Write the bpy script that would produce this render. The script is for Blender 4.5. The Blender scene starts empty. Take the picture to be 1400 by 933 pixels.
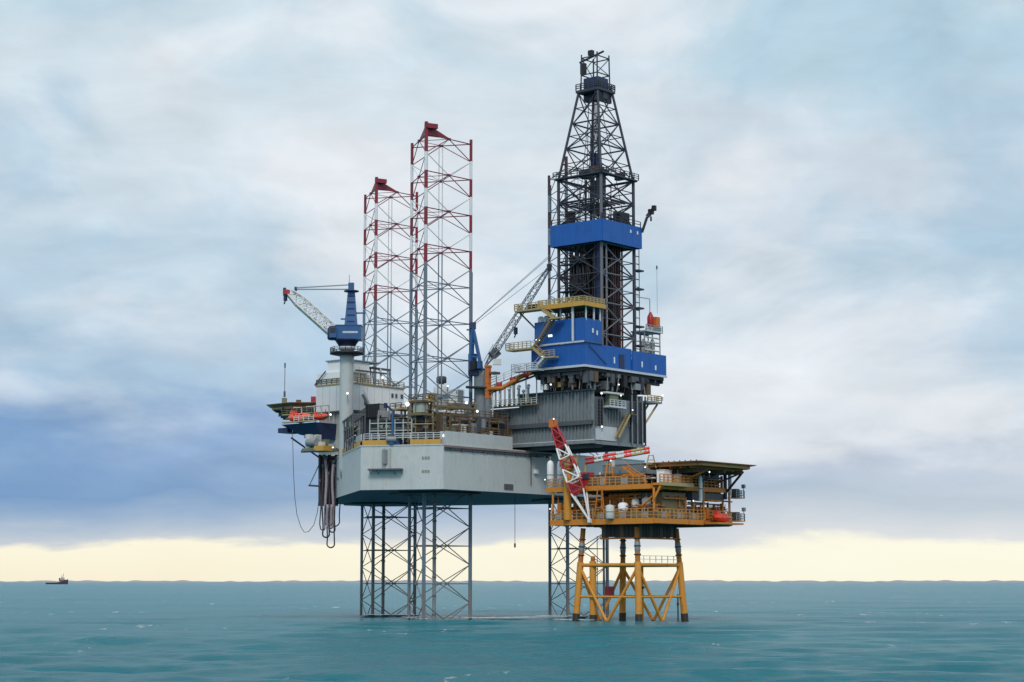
import bpy, bmesh, math, random
import numpy as np
from mathutils import Matrix, Vector
random.seed(7); np.random.seed(7)
SC = bpy.context.scene
COL = SC.collection
# ------------------------------------------------------------------ camera, sky, sun, exposure
F = 2600.0; CX, CY = 700.0, 466.5; HC = 7.2            # focal length in photo pixels, principal point, eye height
PITCH = math.atan((796.0 - CY) / F)
cam = bpy.data.cameras.new('camera'); camo = bpy.data.objects.new('camera', cam); COL.objects.link(camo)
cam.sensor_width = 36.0; cam.lens = 36.0 * F / 1400.0; cam.clip_start = 1.0; cam.clip_end = 150000.0
camo.location = (0, 0, HC); camo.rotation_euler = (math.pi / 2 + PITCH, 0, 0)
SC.camera = camo
SUN_AZ, SUN_EL = math.radians(179), math.radians(42)    # compass bearing of the sun (behind the photographer)
sun = bpy.data.lights.new('sun', 'SUN'); sun.energy = 1.5; sun.angle = math.radians(14); sun.color = (1.0, 0.95, 0.88)
suno = bpy.data.objects.new('sun', sun); COL.objects.link(suno)
sd = Vector((math.sin(SUN_AZ) * math.cos(SUN_EL), math.cos(SUN_AZ) * math.cos(SUN_EL), math.sin(SUN_EL)))
suno.rotation_euler = (-sd).to_track_quat('-Z', 'Y').to_euler(); suno.location = (0, -50, 150)
SC.view_settings.view_transform = 'Standard'; SC.view_settings.look = 'None'
SC.view_settings.exposure = 0.0; SC.view_settings.gamma = 1.0; SC.view_settings.use_curve_mapping = False
SC.cycles.use_denoising = True; SC.cycles.max_bounces = 6; SC.cycles.caustics_reflective = False; SC.cycles.caustics_refractive = False

def lin(r, g, b):
    f = lambda c: ((c / 255 + 0.055) / 1.055) ** 2.4 if c > 10 else c / 255 / 12.92
    return (f(r), f(g), f(b), 1.0)

class NT:                                               # small helper for node trees
    def __init__(s, tree): s.t = tree; s.n = tree.nodes; s.l = tree.links
    def add(s, typ, **kw):
        n = s.n.new(typ)
        for k, v in kw.items(): setattr(n, k, v)
        return n
    def put(s, sock, v):
        if hasattr(v, 'links') or isinstance(v, bpy.types.NodeSocket): s.l.new(v, sock)
        else: sock.default_value = v
    def math(s, op, a, b=0.0, c=0.0, clamp=False):
        n = s.add('ShaderNodeMath', operation=op, use_clamp=clamp)
        for i, v in enumerate((a, b, c)): s.put(n.inputs[i], v)
        return n.outputs[0]
    def noise(s, vec, scale, detail=4, rough=0.5, dist=0.0):
        n = s.add('ShaderNodeTexNoise'); s.put(n.inputs['Vector'], vec)
        n.inputs['Scale'].default_value = scale; n.inputs['Detail'].default_value = detail
        n.inputs['Roughness'].default_value = rough; n.inputs['Distortion'].default_value = dist
        return n.outputs['Fac']
    def ramp(s, fac, stops, interp='LINEAR'):
        n = s.add('ShaderNodeValToRGB'); cr = n.color_ramp; cr.interpolation = interp
        while len(cr.elements) > 1: cr.elements.remove(cr.elements[-1])
        cr.elements[0].position, cr.elements[0].color = stops[0]
        for p, c in stops[1:]:
            e = cr.elements.new(p); e.color = c
        s.put(n.inputs[0], fac); return n.outputs[0]
    def mix(s, fac, a, b, mode='MIX'):
        n = s.add('ShaderNodeMix', data_type='RGBA', blend_type=mode)
        s.put(n.inputs[0], fac); s.put(n.inputs[6], a); s.put(n.inputs[7], b); return n.outputs[2]
    def xyz(s, x, y, z):
        n = s.add('ShaderNodeCombineXYZ')
        for i, v in enumerate((x, y, z)): s.put(n.inputs[i], v)
        return n.outputs[0]
    def sep(s, v):
        n = s.add('ShaderNodeSeparateXYZ'); s.put(n.inputs[0], v); return n.outputs
    def maprange(s, v, a, b, c=0.0, d=1.0, smooth=True):
        n = s.add('ShaderNodeMapRange', interpolation_type='SMOOTHSTEP' if smooth else 'LINEAR')
        for i, q in enumerate((v, a, b, c, d)): s.put(n.inputs[i], q)
        return n.outputs[0]

# overcast sky: Nishita air behind broken layered cloud, cream gap of clear light along the horizon
world = bpy.data.worlds.new('World'); SC.world = world; world.use_nodes = True
T = NT(world.node_tree); T.n.clear()
wout = T.add('ShaderNodeOutputWorld'); bg = T.add('ShaderNodeBackground'); T.l.new(bg.outputs[0], wout.inputs[0])
bg.inputs['Strength'].default_value = 0.1
sky = T.add('ShaderNodeTexSky', sky_type='NISHITA'); sky.sun_disc = False
sky.sun_elevation = SUN_EL; sky.sun_rotation = SUN_AZ
tc = T.add('ShaderNodeTexCoord'); d = T.sep(tc.outputs['Generated'])
az = T.math('ARCTAN2', d[0], d[1]); el = d[2]
SEED = 0.6                                             # picks the cloud pattern
vec = T.xyz(T.math('MULTIPLY', az, 2.2), T.math('MULTIPLY', el, 4.2), SEED)
n_big = T.noise(vec, 2.3, 9, 0.52, 0.35)
n_mid = T.noise(T.xyz(T.math('MULTIPLY', az, 2.0), T.math('MULTIPLY', el, 6.5), 3.7), 4.2, 8, 0.52, 0.3)
n_fine = T.noise(T.xyz(T.math('MULTIPLY', az, 2.4), T.math('MULTIPLY', el, 5.6), 9.1), 7.0, 8, 0.55, 0.4)
hw = T.maprange(el, 0.0, 0.09, 0.22, 1.0)               # warp grows with height so the cloud base stays level
wob = T.math('ADD', T.math('MULTIPLY', T.math('SUBTRACT', n_mid, 0.5), 0.085), T.math('MULTIPLY', T.math('SUBTRACT', n_fine, 0.5), 0.025))
n_rag = T.noise(T.xyz(T.math('MULTIPLY', az, 7.0), T.math('MULTIPLY', el, 40.0), 1.3), 3.0, 6, 0.6, 0.4)
ew = T.math('ADD', T.math('ADD', el, T.math('MULTIPLY', wob, hw)), T.math('MULTIPLY', T.math('SUBTRACT', n_rag, 0.5), 0.009))
k = 1 / 0.36
def stops(lst): return [(p * k, lin(*c)) for p, c in lst]
fe = T.math('MULTIPLY', ew, k, clamp=True)
left = T.ramp(fe, stops([(0, (250, 242, 216)), (.0172, (255, 248, 224)), (.0205, (200, 208, 216)), (.030, (163, 185, 210)), (.045, (114, 153, 198)),
    (.075, (124, 161, 205)), (.10, (158, 189, 217)), (.14, (184, 208, 226)), (.19, (206, 222, 233)), (.24, (218, 229, 236)), (.30, (203, 222, 233)), (.36, (205, 222, 232))]))
right = T.ramp(fe, stops([(0, (255, 252, 230)), (.0186, (255, 252, 232)), (.0225, (226, 228, 230)), (.042, (194, 207, 219)), (.058, (200, 210, 224)),
    (.078, (228, 232, 237)), (.100, (226, 231, 236)), (.118, (190, 208, 224)), (.15, (184, 207, 223)), (.19, (208, 220, 231)), (.235, (206, 220, 231)), (.27, (184, 211, 226)), (.36, (186, 213, 228))]))
side = T.math('MULTIPLY_ADD', T.math('SINE', T.math('MULTIPLY', T.math('ADD', az, T.math('MULTIPLY', T.math('SUBTRACT', n_mid, 0.5), 0.35)), 5.0)), 0.5, 0.5)
c = T.mix(side, left, right)
hi = T.maprange(el, 0.045, 0.115)
bright = T.math('MULTIPLY', T.maprange(n_big, 0.46, 0.64), T.math('MULTIPLY', hi, 0.80))
c = T.mix(bright, c, lin(237, 240, 244))
dark = T.math('MULTIPLY', T.maprange(n_big, 0.46, 0.34), T.math('MULTIPLY', hi, 0.6))
c = T.mix(dark, c, lin(166, 198, 220))
shade = T.math('MULTIPLY_ADD', T.math('SUBTRACT', n_fine, 0.5), T.math('MULTIPLY', T.maprange(el, 0.02, 0.07), 0.40), 1.0)
c = T.mix(1.0, c, T.xyz(shade, shade, shade), 'MULTIPLY')
sc10 = T.mix(1.0, c, (10.0, 10.0, 10.0, 1.0), 'MULTIPLY')
T.l.new(T.mix(0.96, sky.outputs[0], sc10), bg.inputs['Color'])

# ------------------------------------------------------------------ frames
ANG = math.radians(-40.0)                               # rig axis (towards the stern) against world X
S = Vector((math.cos(ANG), math.sin(ANG), 0)); TT = Vector((-math.sin(ANG), math.cos(ANG), 0))
M0 = Vector((-0.15, 375.0, 0.0))
def W(s, t, z): return M0 + S * s + TT * t + Vector((0, 0, z))
def L(p): q = p - M0; return (q.dot(S), q.dot(TT), p.z)
ct, st = math.cos(PITCH), math.sin(PITCH)
def ray(px, py):
    u = CY - py
    return Vector((px - CX, F * ct - u * st, F * st + u * ct))
CAMP = Vector((0, 0, HC))
def atY(px, py, Y): r = ray(px, py); return CAMP + r * (Y / r.y)
def atT(px, py, t): r = ray(px, py); return CAMP + r * ((t - (CAMP - M0).dot(TT)) / r.dot(TT))
def atS(px, py, s): r = ray(px, py); return CAMP + r * ((s - (CAMP - M0).dot(S)) / r.dot(S))

# ------------------------------------------------------------------ materials
MATS = {}
def mat(name, col, rough=0.55, metal=0.0, var=0.18, streak=0.35, rust=0.0, rustcol=(0.16, 0.07, 0.03), emit=None, spec=0.5):
    m = bpy.data.materials.new(name); m.use_nodes = True; N = NT(m.node_tree)
    b = N.n['Principled BSDF']
    geo = N.add('ShaderNodeNewGeometry').outputs['Position']
    n1 = N.noise(geo, 0.55, 5, 0.6)
    mp = N.add('ShaderNodeMapping'); N.l.new(geo, mp.inputs[0]); mp.inputs['Scale'].default_value = (1.6, 1.6, 0.13)
    n2 = N.noise(mp.outputs[0], 1.0, 4, 0.6)
    v = N.math('ADD', N.math('MULTIPLY_ADD', N.math('SUBTRACT', n1, 0.5), var * 2, 1.0), N.math('MULTIPLY', N.math('SUBTRACT', n2, 0.5), streak))
    base = N.mix(1.0, (*col, 1.0), N.xyz(v, v, v), 'MULTIPLY')
    if rust > 0:
        rf = N.math('MULTIPLY', N.maprange(N.math('ADD', N.math('MULTIPLY', n1, 0.5), N.math('MULTIPLY', n2, 0.5)), 0.53, 0.66), rust)
        base = N.mix(rf, base, (*rustcol, 1.0))
    N.l.new(base, b.inputs['Base Color'])
    b.inputs['Roughness'].default_value = rough; b.inputs['Metallic'].default_value = metal
    b.inputs['Specular IOR Level'].default_value = spec
    if emit:
        b.inputs['Emission Color'].default_value = (*emit[0], 1); b.inputs['Emission Strength'].default_value = emit[1]
    MATS[name] = m
    return m
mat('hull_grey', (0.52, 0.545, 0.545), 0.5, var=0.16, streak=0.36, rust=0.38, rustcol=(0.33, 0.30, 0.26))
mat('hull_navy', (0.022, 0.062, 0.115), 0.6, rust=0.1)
mat('deck_grey', (0.12, 0.14, 0.14), 0.8, rust=0.4)
mat('leg_steel', (0.17, 0.22, 0.28), 0.55, rust=0.25)
mat('leg_chord', (0.15, 0.20, 0.26), 0.5, rust=0.25)
mat('leg_low', (0.19, 0.19, 0.195), 0.6, rust=0.6, rustcol=(0.26, 0.14, 0.05))
mat('marker_red', (0.235, 0.018, 0.036), 0.5, rust=0.1)
mat('brace_red', (0.27, 0.06, 0.095), 0.5)
mat('marker_white', (0.78, 0.76, 0.78), 0.5, rust=0.08)
mat('white', (0.86, 0.865, 0.87), 0.5, var=0.05, streak=0.10, rust=0.08, rustcol=(0.5, 0.4, 0.3))
mat('off_white', (0.62, 0.62, 0.59), 0.6, rust=0.12)
mat('rig_blue', (0.005, 0.100, 0.40), 0.5, var=0.25, streak=0.5, rust=0.25, rustcol=(0.02, 0.09, 0.26))
mat('crane_blue', (0.022, 0.10, 0.27), 0.4, rust=0.06)
mat('heli_tan', (0.50, 0.23, 0.075), 0.6, rust=0.4, rustcol=(0.16, 0.07, 0.03))
mat('navy', (0.012, 0.026, 0.09), 0.5)
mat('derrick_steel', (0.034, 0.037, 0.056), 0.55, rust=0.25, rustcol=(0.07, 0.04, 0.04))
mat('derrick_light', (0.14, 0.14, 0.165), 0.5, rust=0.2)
mat('pipe_maroon', (0.055, 0.022, 0.028), 0.5)
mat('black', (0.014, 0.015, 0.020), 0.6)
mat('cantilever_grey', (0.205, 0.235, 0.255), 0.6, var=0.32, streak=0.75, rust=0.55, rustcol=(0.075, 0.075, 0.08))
mat('trim_pale', (0.55, 0.58, 0.62), 0.5)
mat('tan', (0.42, 0.32, 0.15), 0.6, rust=0.3)
mat('tan_dark', (0.20, 0.15, 0.075), 0.7, rust=0.4)
mat('brown', (0.13, 0.085, 0.05), 0.7, rust=0.4)
mat('toe_yellow', (0.58, 0.32, 0.06), 0.6, rust=0.35)
mat('orange', (0.62, 0.16, 0.025), 0.5, rust=0.2)
mat('boat_orange', (0.80, 0.085, 0.03), 0.35, var=0.08)
mat('boat_red', (0.70, 0.055, 0.03), 0.35, var=0.08)
mat('jacket_yellow', (0.66, 0.275, 0.035), 0.55, var=0.16, streak=0.35, rust=0.55, rustcol=(0.20, 0.085, 0.02))
mat('deck_yellow', (0.62, 0.215, 0.02), 0.55, rust=0.5, rustcol=(0.16, 0.06, 0.015))
mat('rust_orange', (0.48, 0.16, 0.022), 0.65, rust=0.5, rustcol=(0.11, 0.04, 0.015))
mat('splash_black', (0.02, 0.018, 0.016), 0.6, rust=0.4, rustcol=(0.12, 0.06, 0.02))
mat('boom_red', (0.40, 0.025, 0.035), 0.45, rust=0.15)
mat('pipe_pink', (0.20, 0.125, 0.13), 0.6, rust=0.3)
mat('boom_white', (0.80, 0.78, 0.76), 0.5, rust=0.1)
mat('steel', (0.26, 0.28, 0.30), 0.5, rust=0.2)
mat('dark_steel', (0.085, 0.095, 0.11), 0.6, rust=0.35)
mat('olive', (0.17, 0.19, 0.13), 0.6, rust=0.2)
mat('pale_green', (0.40, 0.46, 0.42), 0.6, rust=0.1)
mat('hose', (0.05, 0.038, 0.055), 0.6)
mat('hose_pale', (0.34, 0.29, 0.32), 0.6)
mat('glass', (0.02, 0.03, 0.045), 0.12, var=0.0, streak=0.0)
mat('lamp_glow', (0.9, 0.9, 0.88), 0.4, emit=((1.0, 0.97, 0.92), 1.6))
mat('lamp_warm', (0.9, 0.75, 0.6), 0.4, emit=((1.0, 0.60, 0.32), 1.8))
mat('hazy_coast', (0.36, 0.31, 0.33), 0.95, rust=0.0)  # pale purple-grey: the distance haze is mixed into the land colour
mat('ship_hull', (0.045, 0.04, 0.07), 0.6); mat('ship_rust', (0.25, 0.10, 0.08), 0.6)
mat('foam', (0.82, 0.86, 0.87), 0.8, var=0.1)

# ------------------------------------------------------------------ object helpers
WM = {}                                                 # world matrices of everything built
def link(o, parent, wm):
    COL.objects.link(o)
    if parent is not None:
        o.parent = parent; o.matrix_parent_inverse = WM[parent.name].inverted()
    o.matrix_basis = wm; WM[o.name] = wm.copy(); return o
def thing(name, label, cat, loc, group=None):
    o = bpy.data.objects.new(name, None); o.empty_display_size = 0.5
    link(o, None, Matrix.Translation(Vector(loc)))
    o['label'] = label; o['category'] = cat; o['kind'] = 'thing'
    if group: o['group'] = group
    return o
UM = {}
def unit(kind, m):
    key = (kind, m)
    if key in UM: return UM[key]
    me = bpy.data.meshes.new(kind)
    if kind == 'box':
        v = [(x, y, z) for x in (-.5, .5) for y in (-.5, .5) for z in (-.5, .5)]
        f = [(0, 1, 3, 2), (4, 6, 7, 5), (0, 4, 5, 1), (2, 3, 7, 6), (0, 2, 6, 4), (1, 5, 7, 3)]
    else:
        n = int(kind[3:]); v = []; f = []
        for i in range(n):
            a = 2 * math.pi * i / n; v += [(math.cos(a), math.sin(a), 0), (math.cos(a), math.sin(a), 1)]
        for i in range(n):
            j = (i + 1) % n; f.append((2 * i, 2 * j, 2 * j + 1, 2 * i + 1))
        f.append(tuple(range(2 * n - 2, -1, -2))); f.append(tuple(range(1, 2 * n, 2)))
    me.from_pydata(v, [], f)
    if kind != 'box':
        for p in me.polygons[:-2]: p.use_smooth = True
    me.materials.append(MATS[m]); UM[key] = me
    return me
def box(name, parent, m, c, size, ang=ANG, tilt=None):
    o = bpy.data.objects.new(name, unit('box', m))
    R = Matrix.Rotation(ang, 4, 'Z')
    if tilt is not None: R = R @ tilt
    return link(o, parent, Matrix.Translation(Vector(c)) @ R @ Matrix.Diagonal((*size, 1)))
def rbox(name, parent, m, s0, s1, t0, t1, z0, z1):
    return box(name, parent, m, W((s0 + s1) / 2, (t0 + t1) / 2, (z0 + z1) / 2), (abs(s1 - s0), abs(t1 - t0), abs(z1 - z0)))
def beam(name, parent, m, p, q, r, n=6, r2=None):
    p = Vector(p); q = Vector(q); dv = q - p
    o = bpy.data.objects.new(name, unit('cyl%d' % n, m))
    R = dv.to_track_quat('Z', 'Y').to_matrix().to_4x4()
    return link(o, parent, Matrix.Translation(p) @ R @ Matrix.Diagonal((r, r if r2 is None else r2, dv.length, 1)))
def bar(name, parent, m, p, q, w, h):                   # rectangular bar from p to q, h is the upright side
    p = Vector(p); q = Vector(q); dv = q - p
    x = dv.normalized(); up = Vector((0, 0, 1))
    if abs(x.z) > 0.99: up = Vector((S.x, S.y, 0))
    y = up.cross(x).normalized(); z = x.cross(y)
    R = Matrix((x, y, z)).transposed().to_4x4()
    o = bpy.data.objects.new(name, unit('box', m))
    return link(o, parent, Matrix.Translation((p + q) / 2) @ R @ Matrix.Diagonal((dv.length, w, h, 1)))
def mesh(name, parent, mats, verts, faces, fm=None, smooth=False):
    me = bpy.data.meshes.new(name); me.from_pydata([tuple(v) for v in verts], [], faces)
    for m in (mats if isinstance(mats, (list, tuple)) else [mats]): me.materials.append(MATS[m])
    if fm:
        for p, i in zip(me.polygons, fm): p.material_index = i
    if smooth:
        for p in me.polygons: p.use_smooth = True
    me.update()
    return link(bpy.data.objects.new(name, me), parent, Matrix.Identity(4))
def prism(name, parent, mats, poly, z0, z1, fm=None):   # world xy polygon, counter-clockwise
    n = len(poly); v = [(p[0], p[1], z0) for p in poly] + [(p[0], p[1], z1) for p in poly]
    f = [tuple(range(n - 1, -1, -1)), tuple(range(n, 2 * n))] + [(i, (i + 1) % n, n + (i + 1) % n, n + i) for i in range(n)]
    return mesh(name, parent, mats, v, f, fm)
def tubemesh(name, parent, m, pts, r, n=6):
    v = []; f = []; pts = [Vector(p) for p in pts]
    for i, p in enumerate(pts):
        dv = (pts[min(i + 1, len(pts) - 1)] - pts[max(i - 1, 0)]).normalized()
        a = dv.cross(Vector((0.31, 0.9, 0.21))).normalized(); b = dv.cross(a)
        rr = r[i] if isinstance(r, (list, tuple)) else r
        for j in range(n):
            an = 2 * math.pi * j / n; v.append(p + a * math.cos(an) * rr + b * math.sin(an) * rr)
    for i in range(len(pts) - 1):
        for j in range(n):
            k2 = (j + 1) % n; f.append((i * n + j, i * n + k2, (i + 1) * n + k2, (i + 1) * n + j))
    f.append(tuple(range(n - 1, -1, -1))); f.append(tuple(range((len(pts) - 1) * n, len(pts) * n)))
    return mesh(name, parent, m, v, f, smooth=True)
def lathe(name, parent, m, base, prof, n=14):           # prof: (radius, height above base)
    v = []; f = []
    for r, h in prof:
        for j in range(n):
            a = 2 * math.pi * j / n; v.append(Vector(base) + Vector((r * math.cos(a), r * math.sin(a), h)))
    for i in range(len(prof) - 1):
        for j in range(n):
            k2 = (j + 1) % n; f.append((i * n + j, i * n + k2, (i + 1) * n + k2, (i + 1) * n + j))
    f.append(tuple(range(n - 1, -1, -1))); f.append(tuple(range((len(prof) - 1) * n, len(prof) * n)))
    return mesh(name, parent, m, v, f, smooth=True)
def railing(parent, pts, m='tan', h=1.15, step=1.6, r=0.055, rails=3, pm=None):
    """guard rail: one part (the rails) with its posts as sub-parts"""
    v = []; f = []
    pts = [Vector(p) for p in pts]
    for a, b in zip(pts, pts[1:]):
        dv = (b - a); x = dv.normalized(); y = Vector((0, 0, 1)).cross(x).normalized()
        for kk in range(rails):
            zc = h * (kk + 1) / rails; o0 = len(v)
            for p in (a, b):
                for sy, sz in ((-1, -1), (1, -1), (1, 1), (-1, 1)): v.append(p + y * sy * r + Vector((0, 0, zc + sz * r)))
            for j in range(4): f.append((o0 + j, o0 + (j + 1) % 4, o0 + 4 + (j + 1) % 4, o0 + 4 + j))
            f += [(o0 + 3, o0 + 2, o0 + 1, o0), (o0 + 4, o0 + 5, o0 + 6, o0 + 7)]
    rl = mesh('railing', parent, m, v, f)
    for a, b in zip(pts, pts[1:]):
        nseg = max(1, round((b - a).length / step))
        for i in range(nseg + 1):
            p = a.lerp(b, i / nseg)
            box('post', rl, pm or m, p + Vector((0, 0, h / 2)), (r * 2.4, r * 2.4, h))
    return rl
def fsize(px0, px1, Y, ratio=1.0):                      # rig-aligned footprint that spans a pixel width at distance Y
    w = (px1 - px0) * Y / F; a = w / (0.766 + 0.643 * ratio); return a, a * ratio
def pbox(name, parent, m, px0, px1, py0, py1, Y, ratio=1.0):
    a, b = fsize(px0, px1, Y, ratio)
    lo = atY((px0 + px1) / 2, py1, Y); hi_ = atY((px0 + px1) / 2, py0, Y)
    return box(name, parent, m, (lo + hi_) / 2, (a, b, hi_.z - lo.z))
def X2(name, parent, m, a0, a1, b0, b1, r, halves=True):
    """X brace between two uprights (a0-a1 and b0-b1), built as four struts meeting in the middle"""
    a0, a1, b0, b1 = map(Vector, (a0, a1, b0, b1)); c_ = (a0 + a1 + b0 + b1) / 4
    for p in (a0, a1, b0, b1): beam(name, parent, m, p, c_, r, 5)
# ------------------------------------------------------------------ sea
LEGS = {'A': Vector((-27.6, 410.0, 0)), 'B': Vector((-14.6, 360.0, 0)), 'C': Vector((12.8, 390.0, 0))}
LEG_R = 6.9
def build_sea():
    rows = [0.5, 20, 45, 70]
    y = 200.0
    while y > 0.45:
        rows.append(HC * F / y); y -= 0.42 if y > 20 else (0.3 if y > 4 else 0.15)
    rows += [60000, 110000]
    rows = np.array(rows)
    az_ = list(np.arange(-25, 25.001, 0.06)) + list(np.arange(28, 334, 4.0))
    az_ = np.radians(np.array(az_)); nA = len(az_); nR = len(rows)
    A, R = np.meshgrid(az_, rows)
    X = R * np.sin(A); Y = R * np.cos(A)
    gap = np.gradient(rows)[:, None] * np.ones_like(X)
    gap[:, 834:] = 1e6
    Z = np.zeros_like(X); rng = np.random.RandomState(3)
    for i in range(46):
        lam = 1.7 * (1.085 ** i) * rng.uniform(0.9, 1.1)
        th = math.radians(188) + rng.normal(0, 0.30); kx, ky = math.sin(th) * 2 * math.pi / lam, math.cos(th) * 2 * math.pi / lam
        amp = 0.0150 * lam ** 0.55 if lam < 30 else 0.09
        ph = kx * X + ky * Y + rng.uniform(0, 6.28)
        eff = np.clip((lam / (gap * abs(math.cos(th)) + 0.02 * R * 0.05) - 2.0) / 2.0, 0, 1)
        Z += amp * eff * (np.sin(ph) + 0.22 * np.cos(2 * ph))
    Z *= np.clip(1.4 - R / 1800.0, 0, 1)
    v = np.stack([X, Y, Z], -1).reshape(-1, 3)
    idx = np.arange(nR * nA).reshape(nR, nA); nx = np.roll(idx, -1, 1)
    f = np.stack([idx[:-1], nx[:-1], nx[1:], idx[1:]], -1).reshape(-1, 4)[:, ::-1]
    me = bpy.data.meshes.new('sea')
    me.vertices.add(len(v)); me.vertices.foreach_set('co', v.astype(np.float32).ravel())
    me.loops.add(f.size); me.loops.foreach_set('vertex_index', f.astype(np.int32).ravel())
    me.polygons.add(len(f)); me.polygons.foreach_set('loop_start', np.arange(0, f.size, 4, dtype=np.int32))
    me.polygons.foreach_set('use_smooth', np.ones(len(f), dtype=bool))
    me.update(calc_edges=True)
    m = bpy.data.materials.new('sea_water'); m.use_nodes = True; N = NT(m.node_tree); b = N.n['Principled BSDF']
    pos = N.add('ShaderNodeNewGeometry').outputs['Position']
    n1 = N.noise(pos, 0.006, 4, 0.6); n2 = N.noise(pos, 0.05, 4, 0.6)
    tone = N.math('ADD', N.math('MULTIPLY', n1, 0.65), N.math('MULTIPLY', n2, 0.35))
    base = N.ramp(tone, [(0.34, (0.003, 0.178, 0.236, 1)), (0.5, (0.004, 0.205, 0.262, 1)), (0.66, (0.006, 0.235, 0.285, 1))])
    # whitecaps: sparse flecks of foam
    mp = N.add('ShaderNodeMapping'); N.l.new(pos, mp.inputs[0]); mp.inputs['Scale'].default_value = (0.30, 0.11, 0.3); mp.inputs['Rotation'].default_value = (0, 0, 0.25)
    fn = N.noise(mp.outputs[0], 1.0, 6, 0.68); gate = N.noise(pos, 0.013, 3, 0.5)
    foam = N.math('MULTIPLY', N.maprange(fn, 0.61, 0.67), N.maprange(gate, 0.50, 0.62))
    base = N.mix(foam, base, (0.75, 0.82, 0.84, 1))
    N.l.new(base, b.inputs['Base Color'])
    b.inputs['IOR'].default_value = 1.33
    N.l.new(N.math('MULTIPLY_ADD', foam, 0.3, 0.18), b.inputs['Roughness'])
    b.inputs['Anisotropic'].default_value = 0.9; N.l.new(N.xyz(0.05, 1.0, 0.0), b.inputs['Tangent'])   # unresolved chop: crests run across the wind
    b.inputs['Specular IOR Level'].default_value = 0.5
    mp2 = N.add('ShaderNodeMapping'); N.l.new(pos, mp2.inputs[0]); mp2.inputs['Scale'].default_value = (0.50, 2.3, 0.5); mp2.inputs['Rotation'].default_value = (0, 0, 0.08)
    bn = N.add('ShaderNodeBump'); bn.inputs['Strength'].default_value = 1.0; bn.inputs['Distance'].default_value = 0.75
    N.l.new(N.math('ADD', N.noise(mp2.outputs[0], 1.0, 8, 0.68), N.math('MULTIPLY', N.noise(mp2.outputs[0], 0.30, 3, 0.5), 1.1)), bn.inputs['Height'])
    N.l.new(bn.outputs[0], b.inputs['Normal'])
    me.materials.append(m)
    o = bpy.data.objects.new('sea', me); link(o, None, Matrix.Identity(4)); o['kind'] = 'structure'
    o['label'] = 'choppy turquoise open sea reaching to the horizon'
build_sea()

# low land far away along the horizon
def build_coast():
    v = []; f = []; n = 1600; D = 42000.0; rng = np.random.RandomState(5)
    a = np.radians(np.linspace(-48, 48, n)); hgt = np.zeros(n)
    for kf, am in ((7, .5), (23, .7), (61, .8), (137, .8), (290, .7), (410, .5)): hgt += am * np.sin(np.linspace(0, 6.28 * kf / 2, n) + rng.uniform(0, 6.28))
    hgt = 30 + 8 * np.clip(hgt, -1.7, 2.5) + np.where(np.abs(np.degrees(a) + 4.5) < 2.2, 12, 0)
    for i in range(n):
        x, y = math.sin(a[i]), math.cos(a[i])
        v += [(x * D, y * D, -5), (x * (D + 500), y * (D + 500), hgt[i]), (x * (D + 3500), y * (D + 3500), hgt[i] * 0.9), (x * (D + 6000), y * (D + 6000), -5)]
    for i in range(n - 1):
        for j in range(3): f.append((i * 4 + j, (i + 1) * 4 + j, (i + 1) * 4 + j + 1, i * 4 + j + 1))
    o = mesh('coast', None, 'hazy_coast', v, f); o['kind'] = 'structure'; o['label'] = 'low dark strip of land along the far horizon'
build_coast()

# foam streaks around the legs
def build_foam():
    v = []; f = []; rng = random.Random(11)
    def blob(x, y, rx, ry):
        o0 = len(v); n = 9; z = 0.5
        v.append((x, y, z + 0.05))
        for i in range(n):
            a = 2 * math.pi * i / n; k2 = rng.uniform(0.55, 1.25); v.append((x + rx * k2 * math.cos(a), y + ry * k2 * math.sin(a), z))
        for i in range(n): f.append((o0, o0 + 1 + i, o0 + 1 + (i + 1) % n))
    def streak(p, q, n, w):
        for _ in range(n):
            u = rng.random(); blob(p[0] + (q[0] - p[0]) * u + rng.gauss(0, .3), p[1] + (q[1] - p[1]) * u + rng.gauss(0, w), rng.uniform(.3, 1.1), rng.uniform(.3, 1.2))
    streak((-30, 398), (-20, 397), 200, 0.8); streak((-21, 371), (-8, 372), 40, 1.0)
    streak((-9, 362), (10, 374), 220, 1.0); streak((5.5, 386), (14, 380), 150, 0.8); streak((8, 348), (14, 342), 40, 0.6)
    for c_ in LEGS.values():
        for a in (-104, 16, 136):
            p = c_ + Vector((LEG_R * math.cos(math.radians(a)), LEG_R * math.sin(math.radians(a)), 0))
            for _ in range(9): blob(p.x + rng.gauss(0, .8), p.y + rng.gauss(0, .8), rng.uniform(.15, .45), rng.uniform(.15, .5))
    o = mesh('foam', None, 'foam', v, f); o['kind'] = 'stuff'; o['label'] = 'thin white foam streaks where the swell breaks on the rig legs'
build_foam()

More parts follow.
